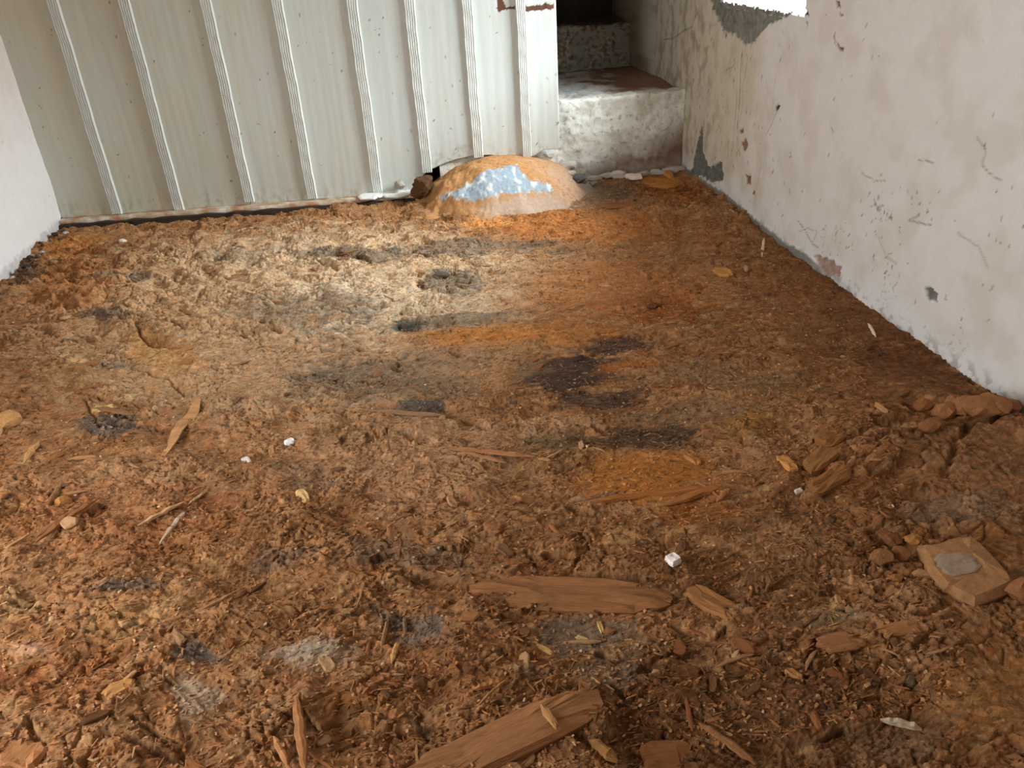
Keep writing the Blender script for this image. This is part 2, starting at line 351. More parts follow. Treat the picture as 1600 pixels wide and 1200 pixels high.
    # fibres bleached paler than the pulp
    c = c + (lin((206, 160, 116)) - c) * (np.clip(fib, 0, 1) * .30 * det)[..., None]
    fl_ = sst(.62, .8, perlin(x * 130, y * 130, 92)) * .5
    c = c + (lin((222, 196, 162)) - c) * fl_[..., None] * .7
    dk = sst(.5, .75, perlin(wx * 38, wy * 60, 93)) * .55
    c = c + (lin((62, 44, 34)) - c) * dk[..., None]
    lum = c @ np.array([.3, .5, .2]); c = lum[..., None] + (c - lum[..., None]) * .96
    return h, np.clip(c * np.array([1.05, 1.03, .92]), .01, .9)

XR = 1.70
def xwall(y): return XR + .05 * sst(3.1, 4.1, np.asarray(y, float))
XL = -1.85
ys = [0.45]
while ys[-1] < 4.9: ys.append(ys[-1] + 0.0011 + 0.00085 * ys[-1])
ys = np.array([-1.6, -.8, -.3, .0, .25] + ys + [5.0, 5.3, 6.3])
xs = np.concatenate([np.linspace(XL - .05, -1.15, 190), np.linspace(-1.15, 1.15, 760)[1:], np.linspace(1.15, 1.86, 210)[1:]])
Xg, Yg = np.meshgrid(xs, ys)
hg, cg = floor_eval(Xg, Yg)
fo = link('floor', grid_mesh('floor', Xg, Yg, hg, cg), MAT['floor']); tag(fo, kind='structure')
del Xg, Yg, cg
def fz(x, y): return float(floor_eval(np.array([x], float), np.array([y], float), False)[0])

# ------------------------------------------------------------------ walls
def specks(c, u, v, pts, col, strength=.85, aspect=1.6, seed=0):
    r = np.random.default_rng(seed)
    for a, b, rad in pts:
        th = r.normal(1.57, .5); du = u - a; dv = v - b
        near = (np.abs(du) < rad * 4) & (np.abs(dv) < rad * 4)
        if not near.any(): continue
        p = du[near] * math.cos(th) + dv[near] * math.sin(th); q = -du[near] * math.sin(th) + dv[near] * math.cos(th)
        d = np.hypot(p / aspect, q * aspect) / rad
        m = (sst(1.1, .6, d + .25 * np.sin(9 * np.arctan2(q, p) + a * 50)) * strength * r.uniform(.5, 1))[:, None]
        c[near] += (lin(col) - c[near]) * m
    return c
def dense(lo, a, b, hi, step_in, step_out):
    p = []
    if a > lo: p.append(np.linspace(lo, a, max(2, int((a - lo) / step_out)))[:-1])
    p.append(np.arange(a, b, step_in))
    p.append(np.linspace(b, hi, max(2, int((hi - b) / step_out))))
    return np.concatenate(p)
NX = np.array([1.0, 0, 0])
def wr(px, py):  # a point of the right wall -> (y, z)
    x = XR
    for _ in range(4):
        p = on_plane(px, py, NX, x); x = float(xwall(p[1]))
    return p[1], p[2]
WY0, WY1, WZ0, WZ1 = wr(1258, 25)[0], 4.17, 0.925, 1.95
yy = dense(-1.6, 1.45, 5.15, 6.3, .006, .12); zz = dense(-.08, -.079, 1.06, 2.45, .006, .1)
Yw, Zw = np.meshgrid(yy, zz, indexing='ij')
def wellipse(px, py, rx, ry):
    c = wr(px, py); a = wr(px + rx, py)[0] - c[0]; b = wr(px, py - ry)[1] - c[1]
    return np.hypot((Yn - c[0]) / a, (Zn - c[1]) / b)
nz = fbm(Yw * 5, Zw * 5, 201, 4); nf = fbm(Yw * 30, Zw * 30, 202, 3)
Yn = Yw + .010 * nf; Zn = Zw + .010 * fbm(Yw * 30, Zw * 30, 203, 3)
Xw = xwall(Yw) + .006 * perlin(Yw * 2.2, Zw * 2.2, 204) + .003 * perlin(Yw * 9, Zw * 9, 205) + .0012 * nf
cw = np.ones(Yw.shape + (3,)) * lin((210, 204, 198))
cw = cw + (lin((198, 189, 178)) - cw) * (sst(-.2, .6, nz) * .6)[..., None]
yel = sst(3.3, 4.0, Yw + .25 * nz) * .8
cw = cw + (lin((192, 181, 158)) - cw) * yel[..., None]
# damp grime towards the corner by the steps, runs under the window, brushed drips
grime = sst(3.7, 4.5, Yw + .2 * nz) * sst(.0, .9, fbm(Yn * 15, Zn * 9, 206, 5) + .25)
cw = cw + (lin((120, 92, 70)) - cw) * (grime * .5)[..., None]
vs = perlin(Yw * 45, Zw * 2.5, 207)
run = np.exp(-((Yw - wr(1158, 120)[0] + .01 * perlin(Zw * 6, Zw * 0, 208)) / .03) ** 2) * sst(.85, .7, Zw) * sst(.2, .45, Zw)
cw = cw + (lin((136, 100, 80)) - cw) * (run * sst(-.2, .5, vs + .3 * nf) * .75)[..., None]
runs = sst(.2, .9, vs + .3 * nf) * sst(3.0, 3.5, Yw) * sst(.95, .6, Zw) * .3
cw = cw + (lin((150, 128, 104)) - cw) * (runs * sst(-.1, .4, nz + .2))[..., None]
rs = np.random.default_rng(77)
sp_ = [(rs.uniform(1.7, 4.6), rs.random() ** 1.6 * .95, rs.uniform(.003, .008)) for _ in range(70)]
sp_ += [(rs.normal(4.0, .35), rs.uniform(.05, .9), rs.uniform(.003, .010)) for _ in range(110)]
for cpx, cpy, n_, sd_ in ((1375, 335, 46, .07), (1450, 310, 16, .05), (1390, 420, 26, .09), (1480, 520, 16, .07), (1310, 380, 30, .09), (1560, 350, 10, .05), (1390, 460, 20, .05), (1330, 85, 8, .08)):
    cw0 = wr(cpx, cpy); sp_ += [(cw0[0] + rs.normal(0, sd_), cw0[1] + rs.normal(0, sd_ * .8), rs.uniform(.002, .007)) for _ in range(n_)]
cw = specks(cw, Yw, Zw, sp_, (84, 70, 60), .8, 1.7, 3)
low = sst(.14, .02, Zw + .05 * nz)
cw = cw + (lin((214, 212, 212)) - cw) * (low * .6)[..., None]
lowd = sst(.06, .0, Zw) * sst(.35, .6, fbm(Yw * 22, Zw * 22, 211, 3) + .25)
cw = cw + (lin((86, 80, 74)) - cw) * (lowd * .45)[..., None]
foot = sst(.018, .006, Zw + .010 * nf - .006) * sst(2.5, 3.0, Yw)
cw = cw + (lin((112, 110, 100)) - cw) * (foot * .9)[..., None]
missing = np.zeros(Yw.shape)
PATCH = [(1108, 2), (1116, 20), (1126, 40), (1134, 50), (1150, 54), (1160, 67), (1178, 69), (1186, 54), (1200, 40), (1212, 34), (1228, 26), (1236, 18), (1180, -20), (1110, -20)]
mp_ = in_poly(Yn, Zn, [wr(*p) for p in PATCH]).astype(float)
for poly, cl in ((PATCH, (122, 120, 110)),
                 ([(1094, 198), (1097, 198), (1096, 236), (1108, 262), (1126, 252), (1130, 282), (1112, 285), (1096, 276), (1080, 272), (1086, 240)], (108, 106, 100)),
                 ([(1268, 398), (1292, 404), (1314, 418), (1312, 432), (1290, 428)], (158, 130, 116)),
                 ([(1444, 450), (1456, 452), (1468, 462), (1464, 472), (1452, 466)], (112, 112, 110)),
                 ([(1157, 220), (1166, 218), (1168, 228), (1163, 236), (1158, 230)], (142, 112, 88)), ([(1165, 274), (1173, 275), (1172, 288), (1167, 288)], (126, 92, 62)),
                 ([(1156, 200), (1161, 200), (1160, 208), (1156, 208)], (120, 90, 66)), ([(1176, 296), (1180, 297), (1179, 306), (1175, 305)], (110, 84, 62)),
                 ([(1258, 18), (1264, 18), (1264, 24), (1258, 24)], (70, 56, 46)), ([(1258, 34), (1264, 35), (1262, 42), (1258, 40)], (70, 56, 46)),
                 ([(1306, 2), (1314, 2), (1314, 14), (1308, 14)], (110, 92, 76)), ([(1312, 18), (1316, 18), (1316, 26), (1312, 26)], (96, 78, 66)),
                 ([(1348, 40), (1354, 40), (1352, 44), (1348, 44)], (80, 66, 56)), ([(1302, 151), (1305, 151), (1305, 154), (1302, 154)], (60, 52, 46)),
                 ([(1306, 72), (1312, 72), (1320, 80), (1316, 82)], (110, 96, 84)), ([(1213, 164), (1218, 162), (1219, 168), (1214, 172)], (60, 50, 44))):
    m = in_poly(Yn, Zn, [wr(*p) for p in poly]).astype(float)
    missing = np.maximum(missing, m)
    cc = lin(cl) * (1 + .35 * nf + .2 * nz)[..., None]
    cw = cw + (cc - cw) * m[..., None]
Xw = Xw + missing * (.009 + .004 * nf)
# scratches and hairline cracks
for pts, cl, wd in (([(1217, 168), (1208, 190), (1197, 210)], (120, 106, 92), .0045), ([(1434, 250), (1448, 252), (1457, 256)], (96, 84, 70), .004),
                    ([(1526, 215), (1540, 235), (1535, 258), (1548, 272), (1566, 282)], (112, 98, 86), .004), ([(1345, 270), (1365, 283), (1384, 282)], (130, 116, 100), .004),
                    ([(1170, 88), (1163, 130), (1158, 180)], (124, 90, 70), .004), ([(1150, 98), (1146, 104), (1134, 110)], (104, 86, 68), .004),
                    ([(1246, 345), (1256, 358), (1270, 382), (1278, 386)], (92, 84, 78), .005), ([(1364, 312), (1371, 330)], (60, 52, 48), .005),
                    ([(1434, 338), (1420, 344), (1454, 352)], (100, 88, 78), .005), ([(1372, 370), (1385, 402), (1402, 412)], (170, 156, 140), .006),
                    ([(1498, 364), (1530, 385), (1545, 418)], (150, 138, 126), .005), ([(1086, 0), (1090, 20), (1082, 40)], (88, 70, 56), .005),
                    ([(1036, 62), (1052, 60), (1068, 48), (1082, 42)], (96, 78, 62), .006), ([(1300, 200), (1302, 206)], (60, 52, 46), .005),
                    ([(1248, 362), (1262, 356), (1276, 362), (1270, 378)], (120, 110, 102), .004)):
    d = seg_dist(Yw, Zw, [wr(*p) for p in pts]) + .002 * nf
    m = sst(wd, wd * .3, d) * (.55 + .3 * nf)
    cw = cw + (lin(cl) - cw) * m[..., None]; Xw = Xw + .0012 * m
yc = (Yw[:-1, :-1] + Yw[1:, 1:]) / 2; zc = (Zw[:-1, :-1] + Zw[1:, 1:]) / 2
sill_line = WZ0 + .008 * perlin(yc * 40, yc * 0, 220) + .010 * perlin(yc * 13, yc * 0 + 4, 221)
cut = (yc > WY0 + .004 * perlin(zc * 30, zc * 0, 222)) & (yc < WY1) & (zc > sill_line) & (zc < WZ1)
wo = link('wall_right', grid_mesh('wall_right', Xw, Yw, Zw, np.clip(cw, .02, .95), keep=~cut, flip=True), MAT['plaster']); tag(wo, kind='structure')

# the window: deep white sill, jambs, head, brown frame
win = empty('window_1', (1.75, (WY0 + WY1) / 2, WZ0)); tag(win, kind='structure')
def part(name, me, mat, parent, world=True):
    o = link(name, me, mat, parent)
    if world: o.matrix_parent_inverse = Matrix.Translation(parent.location).inverted()
    return o
ny, nx = 120, 40
Ys, Xs = np.meshgrid(np.linspace(WY0 - .02, WY1 + .02, ny), np.linspace(0, 1, nx), indexing='ij')
fe = xwall(Ys) - .002 + .012 * perlin(Ys * 24, Ys * 0, 230) + .010
Zs = WZ0 + .004 * perlin(Ys * 14, Xs * 5, 231) + .012 * Xs - .02 * (Xs < .03)
part('window_sill', grid_mesh('window_sill', fe + (2.17 - fe) * Xs, Ys, Zs, None), MAT['sill'], win)
part('window_jamb', box_mesh('jamb', (1.72, WY0 - .12, WZ0 - .1), (2.2, WY0 - .002, WZ1 + .1)), MAT['plain'], win)
part('window_jamb', box_mesh('jamb', (1.78, WY1 + .002, WZ0 - .1), (2.2, WY1 + .12, WZ1 + .1)), MAT['plain'], win)
part('window_head', box_mesh('head', (1.77, WY0 - .1, WZ1 + .004), (2.2, WY1 + .1, WZ1 + .12)), MAT['plain'], win)
for lo, hi in (((2.13, WY0, WZ0 + .012), (2.18, WY1, WZ0 + .07)), ((2.13, WY0, WZ1 - .06), (2.18, WY1, WZ1)),
               ((2.13, WY0, WZ0 + .07), (2.18, WY0 + .05, WZ1 - .06)), ((2.13, WY1 - .05, WZ0 + .07), (2.18, WY1, WZ1 - .06))):
    part('window_frame', box_mesh('window_frame', lo, hi), MAT['frame'], win)

# left wall with the doorway behind the photographer
yy = dense(-1.6, 3.5, 4.93, 6.3, .007, .15); zz = dense(-.06, -.059, 1.15, 2.45, .007, .13)
Yl, Zl = np.meshgrid(yy, zz, indexing='ij')
nz = fbm(Yl * 4, Zl * 4, 301, 4); nf = fbm(Yl * 26, Zl * 26, 302, 3)
Xl = XL + .006 * perlin(Yl * 2.4, Zl * 2.4, 303) + .003 * perlin(Yl * 8, Zl * 8, 304) + .001 * nf
cl_ = np.ones(Yl.shape + (3,)) * lin((226, 220, 216)); cl_ = cl_ + (lin((210, 184, 168)) - cl_) * (sst(.35, .85, Zl + .15 * nz) * .45)[..., None]  # pinkish upper part holds light bounced off the floor in the colour
rs = np.random.default_rng(78)
cl_ = specks(cl_, Yl, Zl, [(rs.uniform(3.6, 4.85), rs.uniform(0, 1.1), rs.uniform(.003, .008)) for _ in range(30)], (150, 130, 116), .6, 1.6, 4)
lo_ = sst(.035, .0, Zl + .02 * nf); cl_ = cl_ + (lin((88, 80, 74)) - cl_) * (lo_ * .35)[..., None]
Xl = Xl - .004 * sst(.035, .015, Zl + .02 * nf)
ya = (Yl[:-1, :-1] + Yl[1:, 1:]) / 2; za = (Zl[:-1, :-1] + Zl[1:, 1:]) / 2
door = (ya > .2) & (ya < 1.8) & (za < 2.15)
wl = link('wall_left', grid_mesh('wall_left', Xl, Yl, Zl, np.clip(cl_, .02, .95), keep=~door), MAT['plaster']); tag(wl, kind='structure')
dr = empty('door_1', (XL - .1, 1.0, 0)); tag(dr, kind='structure')
for lo, hi in (((XL - .25, .08, 0), (XL, .2, 2.27)), ((XL - .25, 1.8, 0), (XL, 1.92, 2.27)), ((XL - .25, .2, 2.15), (XL, 1.8, 2.27))):
    part('door_frame', box_mesh('door_frame', lo, hi), MAT['plain'], dr)
wf = link('wall_front', box_mesh('wall_front', (XL - .3, -1.75, -.1), (2.3, -1.6, 2.5)), MAT['plain']); tag(wf, kind='structure')
ce = link('ceiling', box_mesh('ceiling', (XL - .3, -1.75, 2.42), (2.3, 6.4, 2.55)), MAT['plain']); tag(ce, kind='structure')
wb = link('wall_back', box_mesh('wall_back', (XL - .2, 6.1, -.1), (2.0, 6.25, 2.5)), MAT['dark']); tag(wb, kind='structure')

# ------------------------------------------------------------------ boarded partition
PA = np.array([-1.56506715, 4.77179343, 0]); PB = np.array([-0.0897143, 4.62202268, 0])
PD = (PB - PA) / np.linalg.norm(PB - PA); PN = np.array([PD[1], -PD[0], 0.0])   # PN points into the room
def pp(px, py):
    q = on_plane(px, py, PN, PN @ PA); return float((q - PA) @ PD), float(q[2])
def PW(s, z, n=0.0):
    s = np.asarray(s, float)
    return PA[0] + PD[0] * s + PN[0] * n, PA[1] + PD[1] * s + PN[1] * n, z
ARCH = [pp(*p) for p in ((648, 300), (655, 280), (668, 266), (690, 256), (712, 248), (735, 243), (760, 241), (785, 243), (808, 247), (822, 250))]
AS = np.array([a[0] for a in ARCH]); AZ = np.array([a[1] for a in ARCH])
def zbot(s):
    s = np.asarray(s, float); z = np.interp(s, AS, AZ, left=.016, right=.2)
    return np.where(s < AS[0], .016, z)
partn = empty('partition', tuple(PA)); tag(partn, kind='thing'); tag(partn, 'cream board and batten partition with arched cut-out over the orange mound', 'partition')
edges = [-.288] + [pp(*p)[0] for p in ((85, 0), (196, 0), (323, 0), (434, 0), (550, 0), (639, 0), (729, 0), (812, 0))] + [pp(868, 0)[0]]
RAILZ = .96
for k in range(9):
    s0, s1 = edges[k] + (.001 if k else 0), edges[k + 1] - .001
    last = k == 8
    zt = np.concatenate([np.linspace(0, 1, 210) * 1.12, [1.3, 1.6, 2.0, 2.42]])
    ss = np.linspace(s0, s1, max(26, int((s1 - s0) / .006)))
    S, T = np.meshgrid(ss, zt, indexing='ij')
    zb = np.where(S < AS[0], .016, zbot(S))
    if last: zb = pp(850, 232)[1] + .03 * sst(edges[8] + .10, edges[8] + .03, S) * -1 + .004 * perlin(S * 40, S * 0, 5)
    else: zb = zb + .0025 * perlin(S * 50, S * 0 + k, 6)
    Zp = np.where(T < 1.12, zb + (1.12 - zb) * T / 1.12, T)
    wob = .0016 * perlin(S * 6, Zp * 1.5 + k * 9, 401) + .0008 * perlin(S * 30, Zp * 2, 402)
    cup = -.004 * np.sin(np.pi * (S - s0) / (s1 - s0))
    Np = (.016 if last else .0) + wob + cup
    na = fbm(S * 5 + k * 3, Zp * 2.2, 410, 4); nb = fbm(S * 60, Zp * 5, 411, 3); nc = fbm(S * 30, Zp * 30, 412, 3)
    base = lin((198, 203, 199)); c = np.ones(S.shape + (3,)) * base
    ylw = 1.0 * sst(1.9, .1, np.full_like(S, ss.mean())) + .1
    c = c + (lin((200, 196, 172)) - c) * (ylw * (.55 + .3 * na))[..., None]
    c = c + (lin((196, 188, 162)) - c) * (sst(.25, .7, nb + .3 * na) * .25)[..., None]
    grub = sst(.13, .0, Zp - zb + .05 * na) * sst(-.3, .8, nc + .6 * nb)
    c = c + (lin((150, 128, 98)) - c) * (grub * .45)[..., None]
    rs = np.random.default_rng(500 + k)
    pts_ = [(rs.uniform(s0, s1), zq * 1.1, rs.uniform(.0025, .006)) for zq in rs.random(16)] + [(s1 - abs(rs.normal(0, .012)), rs.uniform(.05, 1.1), rs.uniform(.003, .008)) for _ in range(9)]
    c = specks(c, S, Zp, pts_, (84, 68, 50), .9, 1.7, k)
    if k >= 7:   # paint stripped where a rail was fixed
        polys = [[(776, -6), (786, -6), (790, 10), (806, 8), (806, 16), (788, 16), (778, 20), (774, 14)]] if k == 7 else \
                [[(819, 8), (838, 7), (850, 4), (866, 5), (865, 14), (850, 17), (830, 18), (818, 20)]]
        for poly in polys:
            m = in_poly(S + .006 * nc, Zp + .006 * nb, [pp(*p) for p in poly])
            c[m] = lin((96, 62, 48)) * (1 + .3 * nb[m])[..., None]
            Np = Np - .002 * m
    X, Y, _ = PW(S, Zp, 0); X = X + PN[0] * Np; Y = Y + PN[1] * Np
    me = grid_mesh('board', X - PA[0], Y - PA[1], Zp - PA[2], np.clip(c, .02, .9))
    o = link('board', me, MAT['paint'], partn)
    sm = o.modifiers.new('thickness', 'SOLIDIFY'); sm.thickness = .02; sm.offset = -1
# fluted battens over the joints
def batten(sc, zb, w=.056, d=.034, off=0.0, seed=0):
    prof = [(-w / 2, 0), (-w / 2, d * .82), (-w * .44, d)]
    for g in np.linspace(-.30, .30, 4):
        prof += [((g - .06) * w, d), ((g) * w, d * .88), ((g + .06) * w, d)]
    prof += [(w * .44, d), (w / 2, d * .82), (w / 2, 0)]
    zs = np.concatenate([np.linspace(zb, 1.12, 40), [1.5, 2.0, 2.42]])
    P = np.array(prof)
    V = []
    for z in zs:
        j = .0012 * math.sin(z * 9 + seed) + .0010 * math.sin(z * 23 + seed * 2)
        er = np.array([.0006 * math.sin(z * 61 + i * 2.3 + seed) for i in range(len(P))])
        x, y, _ = PW(sc + P[:, 0] + j, z, 0)
        n = P[:, 1] + er * (P[:, 1] > 0) + off
        V.append(np.stack([x + PN[0] * n - PA[0], y + PN[1] * n - PA[1], np.full(len(P), z)], -1))
    V = np.array(V); m = len(P)
    me = grid_mesh('batten', V[..., 0], V[..., 1], V[..., 2], smooth=False, flip=True)
    bm = bmesh.new(); bm.from_mesh(me); bm.verts.ensure_lookup_table()
    bm.faces.new([bm.verts[i] for i in range(m)]); bmesh.ops.recalc_face_normals(bm, faces=list(bm.faces)); bm.to_mesh(me); bm.free()
    return link('batten', me, MAT['batten'], partn)
BB = [(182, 333), (275, 327), (387, 314), (481, 309), (587, 301), (666, 268), (743, 245), (822, 250)]
for k in range(8):
    zb = pp(*BB[k])[1] + .002
    batten(edges[k + 1], zb, off=(.006 if k == 7 else 0), seed=k, w=(.05 if k == 7 else .056))
# dusty ledge under the boards and the black rail before it
s0, s1 = -.285, pp(640, 312)[0]
S, T = np.meshgrid(np.linspace(s0, s1, 160), np.array([-.02, 0.0, .02, .045, .07, .074, .078]), indexing='ij')
Zs = np.where(T > .072, .012 - (T - .072) * 4, .016) + .002 * perlin(S * 20, T * 30, 431)
Zs = Zs - .012 * (T > .076)
c = np.ones(S.shape + (3,)) * lin((188, 170, 146)); q = fbm(S * 12, T * 30, 432, 3)
c = c + (lin((172, 112, 66)) - c) * sst(-.1, .5, q)[..., None] * .8; c = c + (lin((224, 218, 204)) - c) * sst(.2, .6, -q)[..., None] * .7
x, y, _ = PW(S, Zs, 0); x = x + PN[0] * T; y = y + PN[1] * T
link('ledge', grid_mesh('ledge', x - PA[0], y - PA[1], Zs, c), MAT['dusty'], partn)
me = bpy.data.meshes.new('rail'); bm = bmesh.new(); n = 40
rows = []
for i in range(n):
    s = s0 + .01 + (s1 + .03 - s0) * i / (n - 1); j = .003 * math.sin(i * 1.7) + .002 * math.sin(i * 4.1)
    row = []
    for nn, z in ((.072, -.06), (.072, -.001 + j), (.098 + j, -.003 + j * .6), (.102 + j, -.06)):
        x, y, _ = PW(s, 0, 0); row.append(bm.verts.new((x + PN[0] * nn - PA[0], y + PN[1] * nn - PA[1], z)))
    rows.append(row)
for a, b in zip(rows[:-1], rows[1:]):
    for k in range(3): bm.faces.new((a[k], a[k + 1], b[k + 1], b[k]))
bm.faces.new(rows[0]); bm.faces.new(rows[-1]); bmesh.ops.recalc_face_normals(bm, faces=list(bm.faces)); bm.to_mesh(me); bm.free()
link('bottom_rail', me, MAT['black'], partn)['label'] = 'blackened bottom rail'

# ------------------------------------------------------------------ orange mound under the arch
MC = (.63, 4.46)
def mound_h(x, y):
    u = (x - MC[0]) / np.where(x < MC[0], .46, .54); v = (y - MC[1]) / np.where(y < MC[1], .45, .50)
    r = np.sqrt(np.abs(u) ** 2.2 + np.abs(v) ** 2.0)
    return .205 * np.clip(1 - r ** 2.0, -.25, 1) ** 1 if False else np.where(r < 1, .205 * (1 - r ** 2) ** 1.0, -.05 * (r - 1))
xg, yg = np.meshgrid(np.linspace(.08, 1.2, 200), np.linspace(4.0, 4.98, 160))
wgl = fbm(xg * 9, yg * 9, 501, 4)
zg = mound_h(xg + .020 * wgl, yg + .020 * perlin(xg * 8, yg * 8, 502)) + .006 * wgl + .002 * fbm(xg * 60, yg * 60, 503, 2) - .012
c = np.ones(xg.shape + (3,)) * lin((186, 138, 90))
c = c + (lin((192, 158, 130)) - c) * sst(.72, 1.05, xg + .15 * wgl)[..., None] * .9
c = c + (lin((168, 100, 46)) - c) * (sst(.1, .6, fbm(xg * 45, yg * 45, 504, 3)) * .5)[..., None]
def mpos(px, py):
    z = .1
    for _ in range(30):
        p = fl(px, py, z); z = .6 * z + .4 * float(mound_h(np.array(p[0]), np.array(p[1])) - .012)
    return p[0], p[1]
pal = [mpos(*p) for p in ((682, 312), (712, 298), (738, 280), (762, 268), (778, 260), (808, 258), (822, 280), (850, 287), (866, 298), (830, 302), (770, 308), (730, 314))]
pm = in_poly(xg + .02 * wgl + .01 * fbm(xg * 70, yg * 70, 505, 2), yg + .025 * fbm(xg * 30, yg * 60, 506, 3), pal)
wisp = sst(.05, .7, fbm(xg * 30, yg * 14, 507, 4))
c = np.where(pm[..., None], lin((150, 164, 174)) + (lin((212, 212, 208)) - lin((150, 164, 174))) * wisp[..., None], c)
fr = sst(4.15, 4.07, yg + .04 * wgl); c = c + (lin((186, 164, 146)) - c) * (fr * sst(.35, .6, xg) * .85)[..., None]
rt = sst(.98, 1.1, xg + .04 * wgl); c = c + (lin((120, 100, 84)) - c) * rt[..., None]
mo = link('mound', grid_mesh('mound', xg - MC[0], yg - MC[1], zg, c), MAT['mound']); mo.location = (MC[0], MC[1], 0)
tag(mo, 'low domed orange mound with pale blue white patch bulging beneath the partition', 'mound')

def gz(x, y): return max(fz(x, y), float(mound_h(np.array(x), np.array(y))) - .012)

# ------------------------------------------------------------------ plastered steps
st = empty('staircase', (1.35, 4.6, 0)); tag(st, 'worn plastered masonry steps rising beside the right wall', 'steps')
def step_mesh(name, prof, x0, x1, seed, colf, rough):
    """prof: list of (y, z) down the front, subdivided; a slab of relief across x"""
    P = []; 
    for (ya, za), (yb, zb_) in zip(prof[:-1], prof[1:]):
        nseg = max(2, int(math.hypot(yb - ya, zb_ - za) / .006))
        for t in np.linspace(0, 1, nseg, endpoint=False): P.append((ya + (yb - ya) * t, za + (zb_ - za) * t))
    P.append(prof[-1]); P = np.array(P)
    # soften the arrises
    for _ in range(5): P[1:-1] = (P[:-2] + 2 * P[1:-1] + P[2:]) / 4
    xs_ = np.arange(x0, x1, .007)
    Xq, I = np.meshgrid(xs_, np.arange(len(P)), indexing='ij'); Yq = P[I, 0]; Zq = P[I, 1]
    arc = np.concatenate([[0], np.cumsum(np.hypot(np.diff(P[:, 0]), np.diff(P[:, 1])))])[I]
    tg = np.gradient(P, axis=0); tg /= np.linalg.norm(tg, axis=1)[:, None]
    ny_, nz_ = tg[I, 1], -tg[I, 0]
    ny_ = np.where(True, -np.abs(tg[I, 1]), 0); nz_ = np.abs(tg[I, 0])
    d = rough * (.9 * fbm(Xq * 5, arc * 5, seed, 3) + .5 * fbm(Xq * 22, arc * 22, seed + 1, 3))
    c = colf(Xq, Yq, Zq, arc)
    return grid_mesh(name, Xq - 1.35, Yq + ny_ * d - 4.6, Zq + nz_ * d, np.clip(c, .015, .9), flip=True)
Y1 = 4.575; Z1 = fl(970, 152, 0)[2]
def solve_z(px, py, y):
    return float(on_plane(px, py, np.array([0, 1.0, 0]), y)[2])
Z1 = solve_z(960, 150, Y1); 
Y2 = float(fl(960, 106, Z1)[1]); Z2 = solve_z(960, 38, Y2 + .02); Y3 = float(fl(960, 12, Z2)[1]) + .02
def col1(x, y, z, a):
    n = fbm(x * 7, a * 7, 601, 4); m = fbm(x * 40, a * 40, 602, 3)
    c = np.ones(x.shape + (3,)) * lin((222, 222, 212))
    c = c + (lin((190, 184, 168)) - c) * (sst(-.2, .5, n) * .6)[..., None]
    br = sst(.22, .06, z + .12 * n) * sst(1.05, 1.5, x + .2 * n)
    c = c + (lin((112, 74, 48)) - c) * (br * .9)[..., None]
    br2 = sst(1.5, 1.75, x + .1 * n) * sst(.34, .15, z + .08 * n); c = c + (lin((104, 70, 48)) - c) * (br2 * .8)[..., None]
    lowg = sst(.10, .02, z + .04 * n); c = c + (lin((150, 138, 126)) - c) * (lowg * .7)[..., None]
    sp = sst(.5, .7, m); c = c + (lin((110, 96, 78)) - c) * (sp * .5)[..., None]
    top = sst(Y1 + .05, Y1 + .12, y + .03 * n)
    tcol = lin((190, 188, 184)) + (lin((128, 84, 54)) - lin((190, 188, 184))) * sst(1.2, 1.5, x + .25 * n)[..., None]  # tread colour carries the window light at left and the shade at right
    c = c + (tcol * (1 + .3 * m)[..., None] - c) * (top * .9)[..., None]
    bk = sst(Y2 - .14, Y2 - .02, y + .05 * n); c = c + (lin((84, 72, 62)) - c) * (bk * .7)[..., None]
    return c
def col2(x, y, z, a):
    n = fbm(x * 9, a * 9, 611, 4); m = fbm(x * 34, a * 34, 612, 3)
    c = np.ones(x.shape + (3,)) * lin((164, 161, 150))
    c = c + (lin((200, 198, 188)) - c) * (sst(.0, .5, n + .3 * (1.25 - x)) * .8)[..., None]
    c = c + (lin((100, 88, 70)) - c) * (sst(-.1, .9, m + .6 * n + .1) * .8)[..., None]
    bt = sst(Z2 - .05, Z2 - .02, z + .02 * n); c = c + (lin((122, 84, 66)) - c) * (bt * sst(-.2, .4, m) * .8)[..., None]
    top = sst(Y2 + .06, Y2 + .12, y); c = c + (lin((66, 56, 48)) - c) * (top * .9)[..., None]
    return c
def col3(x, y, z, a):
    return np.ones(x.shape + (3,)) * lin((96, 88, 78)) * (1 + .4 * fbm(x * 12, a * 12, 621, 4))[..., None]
part_s = []
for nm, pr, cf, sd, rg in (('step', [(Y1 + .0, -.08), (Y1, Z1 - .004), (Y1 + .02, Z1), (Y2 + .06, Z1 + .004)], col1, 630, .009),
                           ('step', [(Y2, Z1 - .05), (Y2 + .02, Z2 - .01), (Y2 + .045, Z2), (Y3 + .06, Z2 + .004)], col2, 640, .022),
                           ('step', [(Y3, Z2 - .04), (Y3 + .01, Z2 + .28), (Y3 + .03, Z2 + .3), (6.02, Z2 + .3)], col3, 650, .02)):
    link(nm, step_mesh(nm, pr, .3, 1.752, sd, cf, rg), MAT['stair'], st)

